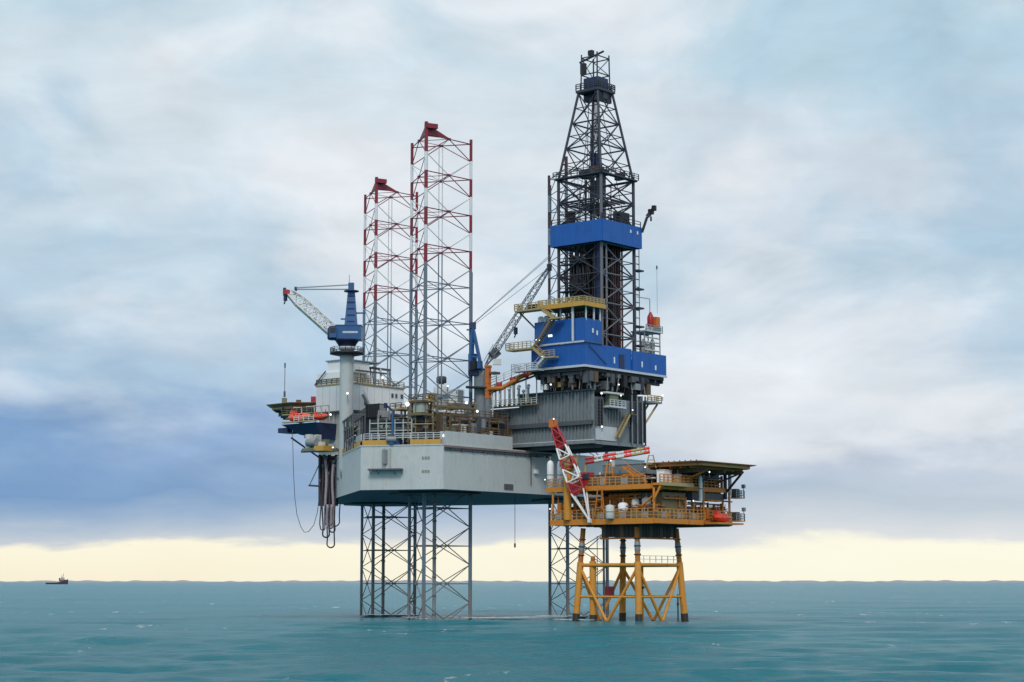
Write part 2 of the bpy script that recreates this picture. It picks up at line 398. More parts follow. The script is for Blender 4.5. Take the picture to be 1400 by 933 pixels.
def build_ship():
    D = 6200.0; c_ = atY(79, 797, D); c_.z = 0; kx = D / F    # metres per pixel there
    t = thing('supply_ship', 'small dark tug-like supply ship alone on the left horizon', 'ship', (c_.x, c_.y, 0))
    def h(x, z): return Vector((c_.x + x * kx, c_.y, z * kx))
    secs = [(-16, 1.9, 2.3), (-13, 2.3, 2.2), (0, 2.5, 2.4), (8, 2.4, 4.2), (12, 1.6, 6.2), (14, 0.1, 7.0)]
    v = []; f = []
    for x, hw_, zt in secs:
        for yy, z in ((-hw_ * .7, -1.0), (-hw_, zt), (hw_, zt), (hw_ * .7, -1.0)): v.append((c_.x + x * kx, c_.y + yy * kx, z * kx))
    for i in range(len(secs) - 1):
        for j in range(4): k2 = (j + 1) % 4; f.append((i * 4 + j, (i + 1) * 4 + j, (i + 1) * 4 + k2, i * 4 + k2))
    f += [(0, 1, 2, 3), (23, 22, 21, 20)]
    mesh('hull', t, 'ship_hull', v, f)
    def bx_(name, m, x0, x1, z0, z1, w): return box(name, t, m, h((x0 + x1) / 2, (z0 + z1) / 2), ((x1 - x0) * kx, w * kx, (z1 - z0) * kx), ang=0)
    bx_('deckhouse', 'ship_rust', 2, 10, 3.6, 6.5, 3.6); br = bx_('bridge', 'off_white', 4, 8.5, 6.4, 9.2, 3.0)
    box('window', br, 'glass', h(6.3, 8.3) - Vector((0, 1.52 * kx, 0)), (4 * kx, .06 * kx, .7 * kx), ang=0)
    bx_('funnel', 'ship_hull', 1.5, 3.2, 5.5, 8.4, 1.4)
    beam('mast', t, 'ship_hull', h(6.5, 9), h(7.8, 14.2), 0.3 * kx); beam('mast', t, 'ship_hull', h(5.0, 9), h(5.0, 12.2), 0.22 * kx)
build_ship()

# ------------------------------------------------------------------ jack-up rig: hull
ZB, ZD = 23.9, 32.1
HULL = [(9.9, -30.9), (9.9, 31), (-4.4, 38), (-29, 30), (-54, 20), (-53, 1.5), (-29, -19.1), (-4.4, -37.7)]
def build_hull():
    t = thing('rig_hull', 'broad pale grey jack-up rig hull with dark blue underside', 'rig hull', W(-15, 0, ZB))
    wp = [W(s, q, 0) for s, q in HULL]
    n = len(wp)
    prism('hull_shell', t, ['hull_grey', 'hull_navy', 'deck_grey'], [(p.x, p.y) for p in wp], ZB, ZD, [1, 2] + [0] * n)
    def edge(i, j, u0, u1, z, out):                      # points along a hull side
        a, b = wp[i], wp[j]; nrm = Vector(((b - a).y, -(b - a).x, 0)).normalized()
        return a.lerp(b, u0) + nrm * out + Vector((0, 0, z)), a.lerp(b, u1) + nrm * out + Vector((0, 0, z))
    # sides: 7 -> 0 faces the camera, 0 -> 1 is the stern, 6 -> 7 the port quarter, 5 -> 6 the port bow
    for i, j, u0, u1 in ((7, 0, .02, .40), (7, 0, .60, .97), (6, 7, .02, .97)):
        p, q = edge(i, j, u0, u1, ZD + .45, 0.06); bar('toe_board', t, 'toe_yellow', p, q, .12, .9)
    for i, j in ((7, 0), (6, 7), (0, 1), (5, 6)):        # rubbing strake at the bilge and deck edge
        p, q = edge(i, j, 0, 1, ZD - .12, 0.05); bar('strake', t, 'hull_grey', p, q, .14, .22)
    for i, j, seg in ((0, 1, 5),):  # vertical weld seams of the plating
        for u in range(1, seg):
            p, q = edge(i, j, u / seg, u / seg, 0, 0.012); bar('weld_seam', t, 'hull_grey', p + Vector((0, 0, ZB + .1)), q + Vector((0, 0, ZD - .3)), .05, .12)
    # boat landing ledge with its hanger on the near face
    p, q = edge(7, 0, .12, .52, 0, 0.9); zl = 27.55
    ledge = bar('ledge', t, 'dark_steel', p + Vector((0, 0, zl)), q + Vector((0, 0, zl)), 1.5, .28)
    for u in (.29, .36):
        a, b = edge(7, 0, u, u, 0, .25); beam('hanger', t, 'pale_green', a + Vector((0, 0, zl)), a + Vector((0, 0, ZD - .6)), .16)
    a, b = edge(7, 0, .30, .30, 0, .4); bar('hatch', t, 'steel', a + Vector((0, 0, 28.6)), a + Vector((0, 0, 31.2)), 1.0, .5)
    for u in (.13, .22, .42, .51):
        a, b = edge(7, 0, u, u, 0, 0.1); a2, _ = edge(7, 0, u, u, 0, 1.5); beam('bracket', t, 'dark_steel', a + Vector((0, 0, zl - .8)), a2 + Vector((0, 0, zl)), .07)
    # weathered, unreadable marking lines near the corner
    for zr, wl in ((29.35, .10), (26.9, .085)):
        for kx in range(3):
            u0 = .745 + kx * .034
            p, q = edge(7, 0, u0, u0 + .024, zr, 0.03)
            for dz in (0, .22, .44): bar('marking', t, 'olive', p + Vector((0, 0, dz)), q + Vector((0, 0, dz * .9)), .03, .09)
            bar('marking', t, 'olive', p, p + Vector((0, 0, .5)), .03, .09)
    # raised box and pipe line along the stern deck edge
    p, q = edge(0, 1, .012, .315, 0, -.8)
    bw = bar('bulwark', t, 'hull_grey', p + Vector((0, 0, ZD + .9)), q + Vector((0, 0, ZD + .9)), 1.6, 3.4 - .4)
    p, q = edge(0, 1, .0, .50, ZD - .55, .30); beam('pipe', t, 'pipe_pink', p, q, .2)
    p, q = edge(0, 1, .0, .46, ZD - .95, .22); beam('pipe', t, 'dark_steel', p, q, .12)
    for u in np.linspace(.03, .48, 10):
        a, b = edge(0, 1, u, u, ZD - .75, .2); box('pipe_clamp', t, 'dark_steel', a, (.35, .3, .8))
    a, b = edge(0, 1, .275, .315, 25.0, .05); bar('scupper', t, 'dark_steel', a, b, .3, 1.0)
    a, b = edge(0, 1, .415, .43, 28.2, .3); bar('fixture', t, 'white', a, b, .5, .8)
    beam('overboard_pipe', t, 'dark_steel', edge(0, 1, .40, .40, 25.5, .2)[0], edge(0, 1, .40, .40, 31.5, .2)[0], .12)
    # under-hull details: dark skid opening rings where each leg passes through
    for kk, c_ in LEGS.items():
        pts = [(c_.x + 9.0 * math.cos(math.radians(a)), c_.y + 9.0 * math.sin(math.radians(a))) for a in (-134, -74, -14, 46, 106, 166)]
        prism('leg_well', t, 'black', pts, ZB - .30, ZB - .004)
    # deck-edge rails
    for i, j, u0, u1 in ((7, 0, .03, .97), (6, 7, .03, .97)):
        p, q = edge(i, j, u0, u1, ZD + .9, -.25); railing(t, [p, q], 'trim_pale', 1.2, 1.5)
    p, q = edge(0, 1, .01, .315, ZD + 2.4, -.4); railing(t, [p, q], 'brown', 1.2, 1.7, r=.07)
    return t
HULL_T = build_hull()

# ------------------------------------------------------------------ legs
def leg_pts(c_):
    return [c_ + Vector((LEG_R * math.cos(math.radians(a)), LEG_R * math.sin(math.radians(a)), 0)) for a in (-104, 16, 136)]
def build_leg(key, label):
    c_ = LEGS[key]; t = thing('lattice_tower', label, 'lattice leg', (c_.x, c_.y, 0), 'triangular lattice legs of the jack-up rig')
    ch = leg_pts(c_); BAY = 7.06; ZT = 92.1; nred = 4
    levels = []; z = ZT - 0.5
    while z > -2: levels.append(z); z -= BAY
    for ci, p in enumerate(ch):                         # chords: red bands low in each of the top bays, white between, bare steel below
        v = []; f = []; fm = []; n = 8; zs = [(-4.0, 3), (8.0, 0)]
        zr = levels[nred - 1] - 3.4
        cuts = [(-4.0, 4), (6.0, 0)]
        cuts.append((zr, 1))
        for i in range(nred - 1, -1, -1):
            cuts.append((levels[i] + (.5 if i == 0 else .1), 2))
            if i > 0: cuts.append((levels[i - 1] - 3.4, 1))
        cuts[-1] = (ZT + (1.9 if ci == 0 else 0.4), 2)
        r = .35 if ci == 0 else .29
        for zz, _ in cuts:
            for j in range(n):
                a = 2 * math.pi * j / n; v.append((p.x + r * math.cos(a), p.y + r * math.sin(a), zz))
        for i in range(len(cuts) - 1):
            for j in range(n):
                k2 = (j + 1) % n; f.append((i * n + j, i * n + k2, (i + 1) * n + k2, (i + 1) * n + j))
            zt = cuts[i + 1][0]
            if i == 0: mi = 0
            elif i == 1: mi = 1
            else: mi = 2 if (i % 2 == 0) else 3
            fm += [mi] * n
        f.append(tuple(range(len(v) - n, len(v)))); fm.append(2)
        co = mesh('chord', t, ['leg_low', 'leg_chord', 'marker_red' if key != 'C' else 'pipe_maroon', 'marker_white' if key != 'C' else 'leg_steel'], v, f, fm, smooth=False)
        out = (p - c_).normalized()                      # toothed rack along the chord
        bar('rack', co, 'leg_low', p + out * .31 + Vector((0, 0, -3)), p + out * .31 + Vector((0, 0, levels[nred - 1] - 4)), .16, .16)
    for i, z in enumerate(levels):
        red = i < nred and key != 'C'; low = z < ZB
        mh = 'marker_red' if red else ('leg_low' if low else 'leg_steel')
        mu = 'marker_white' if red and i > 0 else mh
        ml = 'brace_red' if red else mh
        mids = []
        for a, b in ((0, 1), (1, 2), (2, 0)):
            pa = ch[a] + Vector((0, 0, z)); pb = ch[b] + Vector((0, 0, z)); md = (pa + pb) / 2; mids.append(md)
            beam('horizontal_brace', t, mh, pa, pb, .105, 6)
            up = Vector((0, 0, BAY / 2))
            if i > 0:
                beam('diagonal_brace', t, mu, md, pa + up, .092, 6); beam('diagonal_brace', t, mu, md, pb + up, .092, 6)
            beam('diagonal_brace', t, ml, md, pa - up, .092, 6); beam('diagonal_brace', t, ml, md, pb - up, .092, 6)
            box('gusset', t, 'marker_red' if red else mh, md, (.65, .5, .4), ang=math.atan2((pb - pa).y, (pb - pa).x))
        for a, b in ((0, 1), (1, 2), (2, 0)): beam('span_breaker', t, mh, mids[a], mids[b], .065, 5)
    md = (ch[1] + ch[2]) / 2 + (c_ - (ch[1] + ch[2]) / 2) * .12
    dx = (ch[1] - ch[2]).normalized()
    for k2 in (-.35, .35):
        beam('jetting_pipe', t, 'marker_white', md + dx * k2 + Vector((0, 0, levels[nred - 1])), md + dx * k2 + Vector((0, 0, ZT - 1)), .10)
        beam('jetting_pipe', t, 'leg_steel', md + dx * k2 + Vector((0, 0, ZD)), md + dx * k2 + Vector((0, 0, levels[nred - 1])), .12)
    if key != 'C':                                      # sea-water intake tower hanging in the leg below the hull
        q = c_ + Vector((-.1, 2.0, 0))
        beam('intake_pipe', t, 'steel' if key == 'B' else 'leg_low', q + Vector((0, 0, -3)), q + Vector((0, 0, ZB)), .34, 10)
        for zz in np.arange(1, 23, 3.5): beam('clamp', t, 'leg_low', q + Vector((0, 0, zz)), q + Vector((0, 0, zz + .3)), .42, 10)
    if key == 'C': return t
    # red gusset plate and hood on the leg head
    p0 = ch[0] + Vector((0, 0, ZT + 1.6)); p1 = ch[0].lerp(ch[1], .52) + Vector((0, 0, ZT - .35)); p2 = ch[0] + Vector((0, 0, ZT - .9)); p3 = ch[0].lerp(ch[2], .6) + Vector((0, 0, ZT - .7))
    wv = Vector((0.0, .12, 0))
    mesh('head_plate', t, 'marker_red', [p0, p1, p2, p0 + wv, p1 + wv, p2 + wv], [(0, 2, 1), (3, 4, 5), (0, 1, 4, 3), (1, 2, 5, 4), (2, 0, 3, 5)])
    mesh('head_plate', t, 'marker_red', [p0, p3, p2, p0 + wv, p3 + wv, p2 + wv], [(0, 1, 2), (3, 5, 4), (0, 3, 4, 1), (1, 4, 5, 2), (2, 5, 3, 0)])
    box('head_box', t, 'marker_red', ch[0] + Vector((.9, .4, ZT + 1.1)), (2.4, 1.0, .9), ang=.5)
    return t
build_leg('A', 'farther of the two open lattice legs left of the derrick, red and white top')
build_leg('B', 'tallest looking open lattice leg in the middle, red and white top, nearest corner')
build_leg('C', 'lattice leg half hidden behind the derrick and the yellow jacket')

# ------------------------------------------------------------------ cantilever
def build_cantilever():
    t = thing('cantilever', 'long grey ribbed steel cantilever reaching out under the blue drill floor', 'cantilever', W(10, 0, 32.8))
    z0, z1 = 32.9, 42.6
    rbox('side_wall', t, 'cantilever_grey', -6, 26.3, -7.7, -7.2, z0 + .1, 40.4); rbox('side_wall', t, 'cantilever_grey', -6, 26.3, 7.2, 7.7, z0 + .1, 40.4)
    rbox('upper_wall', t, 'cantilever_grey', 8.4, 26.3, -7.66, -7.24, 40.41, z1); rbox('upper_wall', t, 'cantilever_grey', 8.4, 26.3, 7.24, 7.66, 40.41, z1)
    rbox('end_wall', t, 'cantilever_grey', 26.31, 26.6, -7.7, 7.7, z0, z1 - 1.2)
    rbox('bottom_plate', t, 'dark_steel', -6, 26.3, -7.15, 7.15, z0 + .2, z0 + .6)
    rbox('top_plate', t, 'dark_steel', -6, 26.3, -7.15, 7.15, 40.0, 40.35)
    rng = random.Random(4)
    for s in np.arange(-5.5, 26.4, .82):                # vertical stiffeners
        top = 40.3 if s < 8.6 else z1 - .05
        rbox('stiffener', t, 'cantilever_grey', s - .07, s + .07, -8.0, -7.71, 37.1, top + rng.uniform(-.2, 0))
        rbox('stiffener', t, 'cantilever_grey', s - .07, s + .07, -8.0, -7.71, z0 + .5, 36.2)
    for q in np.arange(-7.0, 7.4, .9):
        rbox('stiffener', t, 'cantilever_grey', 26.61, 26.85, q - .07, q + .07, z0 + 3.4, z1 - 1.3)
    rbox('ledge', t, 'dark_steel', -5, 26.4, -8.55, -7.72, 36.25, 37.05)
    rbox('flange', t, 'cantilever_grey', -6, 26.8, -8.35, -7.71, z0 - .18, z0 + .42); rbox('flange', t, 'trim_pale', -6, 26.7, -8.2, -7.75, z0 + .44, z0 + .58)
    rbox('flange', t, 'cantilever_grey', 26.61, 27.0, -7.7, 7.7, z0 - .3, z0 + .3)
    rbox('top_flange', t, 'dark_steel', 8.4, 26.8, -8.3, -7.4, z1 + .004, z1 + .3)
    rbox('rail_beam', t, 'dark_steel', -6, 26, 4.5, 6.5, z0 - .75, z0 + .19); rbox('rail_beam', t, 'dark_steel', -6, 26, -6.5, -4.5, z0 - .75, z0 + .19)
    # end face: grille stack, cabin platform, stair and dark service bay
    for i in range(8): rbox('louvre', t, 'black', 26.86, 27.3, -7.6, -6.1, 36.2 + i * .62, 36.2 + i * .62 + .36)
    for q in (-7.68, -6.85, -6.02): rbox('louvre_frame', t, 'dark_steel', 26.86, 27.4, q - .07, q + .07, 36.0, 41.4)
    rbox('panel', t, 'trim_pale', 26.62, 26.9, -7.4, -1.2, 33.4, 36.0)
    rbox('service_bay', t, 'derrick_steel', 26.62, 27.0, 3.2, 7.6, 33.6, 41.3)
    for q in (3.3, 5.0, 6.6, 7.55): beam('service_pipe', t, 'cantilever_grey' if q < 7 else 'black', W(27.2, q, 33), W(27.2, q, 42.5), .16)
    a, b = W(27.6, -2.0, 34.0), W(27.6, 1.6, 38.6)
    for o in (-.4, .4): bar('stair_stringer', t, 'tan', a + S * o, b + S * o, .1, .42)
    for u in np.linspace(.05, .95, 13): box('stair_tread', t, 'tan', a.lerp(b, u), (.8, .3, .08))
    for z in (38.7,): rbox('landing', t, 'tan_dark', 26.9, 28.3, 1.5, 3.4, z - .12, z)
    # bracket walkway at the far corner
    rbox('walkway', t, 'steel', 24.0, 27.6, 7.8, 12.6, 41.4, 41.75)
    beam('knee_brace', t, 'tan', W(26.6, 7.9, 37.0), W(26.6, 12.3, 41.3), .2); beam('knee_brace', t, 'tan', W(24.4, 7.9, 37.0), W(24.4, 12.3, 41.3), .2)
    railing(t, [W(27.5, 8, 41.75), W(27.5, 12.5, 41.75), W(24.1, 12.5, 41.75)], 'tan', 1.1, 1.2)
    rbox('cabin_floor', t, 'trim_pale', 26.9, 28.6, -5.4, -.4, 39.5, 39.85); rbox('cabin_wall', t, 'olive', 26.95, 28.1, -4.8, -2.2, 39.9, 42.0); rbox('cabin_roof', t, 'off_white', 26.9, 28.4, -6.2, -.9, 42.05, 42.4)
    railing(t, [W(28.5, -5.3, 39.85), W(28.5, -.5, 39.85)], 'trim_pale', 1.1, 1.1)
    # walkway with rail on top of the near side
    rbox('top_walkway', t, 'tan_dark', 0, 14.0, -9.3, -8.32, 40.5, 40.72); railing(t, [W(0, -9.2, 40.72), W(14, -9.2, 40.72)], 'off_white', 1.2, 1.3)
build_cantilever()

# ------------------------------------------------------------------ drill floor (substructure, blue wind walls, stairs)
ZF = 47.0
def build_floor():
    t = thing('drill_floor', 'bright blue walled drill floor with tan stair tower at the foot of the derrick', 'drill floor', W(20, 1, 42.7))
    s0, s1, t0, t1 = 14.2, 27.0, -10.9, 14.3
    rbox('floor_slab', t, 'black', s0 + .1, s1 - .1, t0 + .1, t1 - .1, ZF - .9, ZF)
    for s in (15.2, 20.5, 25.8):                       # underside girders and skid posts
        rbox('girder', t, 'derrick_steel', s - .25, s + .25, t0 + .3, t1 - .3, ZF - 1.9, ZF - .91)
        for q in (-7.4, 7.4): rbox('skid_post', t, 'derrick_steel', s - .7, s + .7, q - .5, q + .5, 42.95, ZF - 1.91)
        beam('cross_brace', t, 'dark_steel', W(s, -7, 43.2), W(s, 0, ZF - 1.9), .2); beam('cross_brace', t, 'dark_steel', W(s, 7, 43.2), W(s, 0, ZF - 1.9), .2)
    for q in np.arange(-10, 14.1, 2.4): rbox('joist', t, 'dark_steel', s0 + .2, s1 - .2, q - .12, q + .12, ZF - 1.5, ZF - .92)
    rbox('equipment_bay', t, 'black', 15.5, 23.5, -6.6, 10.0, 42.7, 45.0)
    for i, (s, q, z, a, b, c_, m) in enumerate(((26, -4, 43.8, 1.6, 1.4, 1.6, 'dark_steel'), (26.6, 5.6, 44.2, 1.2, 2.2, 1.2, 'steel'), (26.4, 9.0, 44.0, 1.4, 1.2, 2.0, 'brown'), (19, -9, 44.0, 2.4, .8, .9, 'toe_yellow'), (16.0, -9.2, 43.7, 1.5, .8, 1.0, 'white'), (22.5, -9, 43.9, 1.4, .8, 1.2, 'brown'), (25.8, -8.5, 44.6, .5, .5, 2.2, 'trim_pale'))):
        rbox('tank_unit', t, m, s - a / 2, s + a / 2, q - b / 2, q + b / 2, z - c_ / 2, z + c_ / 2)
    rg = random.Random(21)
    for i in range(26):
        q_ = rg.uniform(-9.5, 13); s_ = 26.9 if i % 2 else rg.uniform(15, 26.5); q_ = q_ if i % 2 else -9.6; m_ = rg.choice(['dark_steel', 'black', 'derrick_steel', 'black', 'brown', 'dark_steel'])
        h_ = rg.uniform(.6, 2.4); rbox('hung_equipment', t, m_, s_ - rg.uniform(.2, .7), s_ + rg.uniform(.2, .6), q_ - rg.uniform(.2, .8), q_ + rg.uniform(.2, .8), ZF - 1.0 - h_, ZF - .95)
        beam('drop_pipe', t, rg.choice(['steel', 'black', 'dark_steel']), W(s_, q_, 42.8), W(s_ + rg.uniform(-.6, .6), q_, ZF - 1), .10, 5)
    # blue wall panels, lower storey
    def wall_t(tq, sa, sb, za, zb, n, name='wall_panel'):
        for i in range(n):
            a = sa + (sb - sa) * i / n; b = sa + (sb - sa) * (i + 1) / n
            rbox(name, t, 'rig_blue', a + .012, b - .012, tq - .12, tq + .12, za, zb)
    def wall_s(sq, ta, tb, za, zb, n, name='wall_panel', inset=0):
        for i in range(n):
            a = ta + (tb - ta) * i / n; b = ta + (tb - ta) * (i + 1) / n
            rbox(name, t, 'rig_blue', sq - .12, sq + .12, a + .012, b - .012, za, zb)
    za, zb = ZF + .05, 51.25
    wall_t(t0, s0, s1 - .13, za, zb, 4); wall_s(s1, t0 - .12, 3.4, za, zb, 5); wall_s(s1 + .25, 3.4, t1 + .12, za, zb - .25, 4); wall_t(t1, s0, s1, za, zb - .4, 4); wall_s(s0, t0 + .13, t1 - .13, za, zb, 6)
    rbox('skirt', t, 'trim_pale', s0 - .2, s1 + .1, t0 - .35, t0 - .13, ZF - .3, ZF + .12); rbox('skirt', t, 'trim_pale', s1 + .14, s1 + .45, t0 - .35, t1 + .2, ZF - .34, ZF + .08)
    # upper block over the near corner
    ub = 55.9
    wall_t(t0, s0 + .8, s1 - .13, zb + .35, ub, 4); wall_s(s1, t0 - .12, -6.1, zb + .35, ub - .1, 3); wall_t(-6.1, s0 + 4, s1 - .13, zb + .35, ub - .2, 3)
    rbox('belt', t, 'trim_pale', s0, s1 + .2, t0 - .5, t0 - .13, zb + .02, zb + .32); rbox('belt', t, 'crane_blue', s1 + .13, s1 + .4, t0 - .5, -6.0, zb + .02, zb + .32)
    rbox('block_roof', t, 'derrick_steel', s0 + 1, s1 - .3, t0 + .2, -6.3, ub - .5, ub - .25)
    # door, windows and lights on the walls
    rbox('doorway', t, 'navy', s1 + .13, s1 + .2, -.6, 1.0, za + .25, za + 2.9)
    for q, z, w, h in ((-2.3, za + 1.0, .35, 1.2), (6.2, za + 1.0, .35, 1.1), (10.6, za + .8, .4, .9)):
        rbox('light_slot', t, 'white', s1 + (.13 if q < 3 else .38), s1 + (.2 if q < 3 else .45), q, q + w, z, z + h)
    for q, z in ((-8.9, 53.2), (-7.6, 52.9)): rbox('light_slot', t, 'white', s1 + .13, s1 + .2, q, q + .35, z, z + .85)
    for s, z in ((15.4, 52.3), (18.4, 52.9), (16.6, 49.2)): rbox('light_slot', t, 'lamp_glow', s, s + .9, t0 - .22, t0 - .13, z, z + .4)
    beam('conduit', t, 'trim_pale', W(24.4, t0 - .35, zb + .4), W(24.4, t0 - .35, 59.4), .26, 8)
    bar('stay', t, 'navy', W(s1 + .3, -10.2, 50.9), W(s1 + .3, -4.7, 47.6), .08, .12)
    # stair tower on the near side
    def landing(sa, sb, z, w=2.2, m='tan', base=t0 - .5):
        rbox('landing', t, m, sa, sb, base - w, base, z - .30, z)
        railing(t, [W(sa, base, z), W(sa, base - w, z), W(sb, base - w, z)], m, 1.15, 1.1)
    landing(11.3, 17.6, ZF - .15, 2.0, 'trim_pale'); landing(10.2, 16.4, 50.9, 2.4, 'tan'); landing(17.6, 21.2, 49.0, 1.4, 'tan'); landing(12.2, 18.5, 58.2, 2.2, 'tan')
    def flight(a, b, m='tan_dark', w=1.0):
        for o in (-w / 2, w / 2): bar('stair_stringer', t, m, a + TT * o, b + TT * o, .12, .5)
        for u in np.linspace(.04, .96, 12): box('stair_tread', t, m, a.lerp(b, u), (.32, w * .9, .08))
        bar('handrail', t, m, a - TT * (w / 2) + Vector((0, 0, 1.1)), b - TT * (w / 2) + Vector((0, 0, 1.1)), .09, .09)
    q = t0 - 1.6
    flight(W(16.6, q, ZF), W(19.0, q, 49.0), 'trim_pale'); flight(W(18.6, q - .3, 49.1), W(16.2, q - .3, 51.0), 'tan'); flight(W(16.4, q, 51.0), W(20.8, q, 56.2), 'tan_dark'); flight(W(21.2, q, 56.1), W(17.8, q, 58.2), 'tan')
    rbox('landing', t, 'tan', 20.3, 22.8, q - .8, q + .9, 55.85, 56.1)
    # top gallery round the derrick foot
    rbox('gallery', t, 'tan_dark', 16.5, 27.6, -12.0, -5.4, 58.1, 58.5)
    railing(t, [W(16.6, -11.9, 58.5), W(27.4, -11.9, 58.5), W(27.4, -5.5, 58.5)], 'tan', 1.3, 1.0, r=.08, rails=4)
    rbox('gallery_beam', t, 'toe_yellow', 16.5, 27.7, -12.15, -12.01, 58.0, 58.9); rbox('gallery_beam', t, 'toe_yellow', 27.61, 27.8, -12.0, -5.4, 58.0, 58.7)
    for s, z in ((18, ub), (21, ub), (27, ub - .1)): beam('stanchion', t, 'trim_pale', W(s, -10.6, z - .4), W(s, -10.6, 58.1), .18)
    for p in ((27, -8.2), (27, -6.3)): beam('stanchion', t, 'trim_pale', W(p[0], p[1], ub - .3), W(p[0], p[1], 58.1), .2)
    for s in (15.6, 17.0): lathe('vent_tank', t, 'white', W(s, -9.8, 55.6), [(.55, 0), (.6, .3), (.6, 1.3), (.3, 1.6)])
    beam('knee_brace', t, 'dark_steel', W(15.2, -11, 54.8), W(12.4, -12.4, 58.0), .18)
    rbox('winch', t, 'black', 14.2, 16.4, -12.4, -11.2, 58.3, 59.3)
build_floor()

# ------------------------------------------------------------------ derrick
DS, DT, DH = 21.4, 0.0, 5.15
def dcorner(i, z, h): sgn = ((1, -1), (1, 1), (-1, 1), (-1, -1))[i]; return W(DS + sgn[0] * h, DT + sgn[1] * h, z)
def build_derrick():
    t = thing('derrick', 'tall dark tapering lattice drilling derrick with a blue band', 'derrick', W(DS, DT, ZF))
    lv = [(ZF, DH), (53.5, DH), (59.5, DH), (65.2, DH), (71.0, DH), (75.2, DH), (79.6, DH), (84.2, DH), (90.4, 4.05), (95.4, 3.15), (101.5, 2.35)]
    for i in range(4):
        for (z, h), (z2, h2) in zip(lv, lv[1:]):
            pass
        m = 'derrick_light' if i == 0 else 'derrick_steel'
        beam('corner_post', t, m, dcorner(i, ZF, DH), dcorner(i, 84.2, DH), .30, 8); beam('corner_post', t, 'derrick_steel', dcorner(i, 84.2, DH), dcorner(i, 101.5, 2.35), .25, 8)
        j = (i + 1) % 4
        for kk, ((z, h), (z2, h2)) in enumerate(zip(lv, lv[1:])):
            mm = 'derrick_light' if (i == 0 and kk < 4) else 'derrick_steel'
            beam('girt', t, mm, dcorner(i, z2, h2), dcorner(j, z2, h2), .16)
            if kk == 4: continue
            X2('diagonal_brace', t, mm, dcorner(i, z, h), dcorner(i, z2, h2), dcorner(j, z, h), dcorner(j, z2, h2), .15 if kk < 7 else .12)
            if kk != 4:                # secondary K bracing
                ma = (dcorner(i, z, h) + dcorner(i, z2, h2)) / 2; mb = (dcorner(j, z, h) + dcorner(j, z2, h2)) / 2
                beam('sub_girt', t, mm, ma, mb, .10, 5)
    # blue band of wind-wall panels
    bh = 6.25; zb0, zb1 = 71.0, 75.15
    for i in range(4):
        a, b = dcorner(i, 0, bh), dcorner((i + 1) % 4, 0, bh)
        for u in range(4):
            p, q = a.lerp(b, u / 4 + .001), a.lerp(b, (u + 1) / 4 - .001)
            bar('wind_wall_panel', t, 'rig_blue', p + Vector((0, 0, (zb0 + zb1) / 2)), q + Vector((0, 0, (zb0 + zb1) / 2)), .16, zb1 - zb0)
    rbox('monkey_board', t, 'derrick_steel', DS - 5.9, DS + 5.9, -5.9, 5.9, zb0 + .25, zb0 + .4)
    railing(t, [dcorner(3, zb1, 6.1), dcorner(0, zb1, 6.1), dcorner(1, zb1, 6.1)], 'derrick_steel', 1.1, 2.0, r=.06, rails=2)
    for q in (1.4, 3.6): rbox('light_slot', t, 'white', DS + bh + .09, DS + bh + .15, q + 1, q + 1.35, 73.6, 74.2)
    # racked drill pipe, guide rails, travelling gear
    rng = random.Random(8)
    for i in range(7):
        for j in range(5):
            beam('pipe_stand', t, 'pipe_maroon', W(DS - .4 + i * .62, .9 + j * .72, ZF + .1), W(DS - .4 + i * .62, .9 + j * .72, 72.5 + rng.uniform(-.8, .8)), .20, 5)
    for i in range(5):
        for j in range(3):
            if (i * 3 + j) % 4 != 3: beam('pipe_stand', t, 'derrick_steel', W(DS - 3.8 + i * .75, -4.1 + j * .75, ZF + .1), W(DS - 3.8 + i * .75, -4.1 + j * .75, 66 + rng.uniform(-2, 6)), .15, 5)
    rbox('mast_column', t, 'navy', DS + 3.2, DS + 4.3, -4.4, -3.5, ZF, 72)
    rbox('mast_column', t, 'derrick_steel', DS - 4.8, DS - 3.6, 3.0, 4.4, ZF, 72)
    for q in (-.75, .75): beam('guide_rail', t, 'derrick_steel', W(DS, q, ZF), W(DS, q, 101.5), .16, 6)
    rbox('travelling_block', t, 'navy', DS - .5, DS + .5, -.5, .5, 87.0, 89.6); rbox('top_drive', t, 'dark_steel', DS - .6, DS + .6, -.6, .6, 81.0, 84.2)
    for q in (-.3, 0, .3): beam('drill_line', t, 'black', W(DS, q, 90.4), W(DS, q, 101.9), .06, 5)
    # platforms and clutter ring below the taper
    for i in range(4):
        a, b = dcorner(i, 84.3, 5.5), dcorner((i + 1) % 4, 84.3, 5.5); bar('catwalk', t, 'derrick_steel', a, b, 1.0, .25)
    railing(t, [dcorner(k2, 84.4, 5.9) for k2 in (3, 0, 1)], 'derrick_steel', 1.2, 1.4, r=.06)
    for i in range(9):
        s, q = rng.uniform(-4.2, 4.2), rng.uniform(-4.2, 4.2)
        rbox('equipment', t, rng.choice(['derrick_steel', 'pipe_maroon', 'brown', 'black']), DS + s - .7, DS + s + .7, q - .6, q + .6, 84.5, 84.5 + rng.uniform(.8, 2.0))
    for i in range(6):
        q = -4.6 + i * 1.5; rbox('finger', t, 'derrick_steel', DS - 4.9, DS + 1.5, q - .13, q + .13, 79.5, 79.75)
    for i in range(7):
        s = -4 + i * 1.2; rbox('finger', t, 'pipe_maroon', DS + s - .12, DS + s + .12, .6, 5.0, 79.9, 80.2)
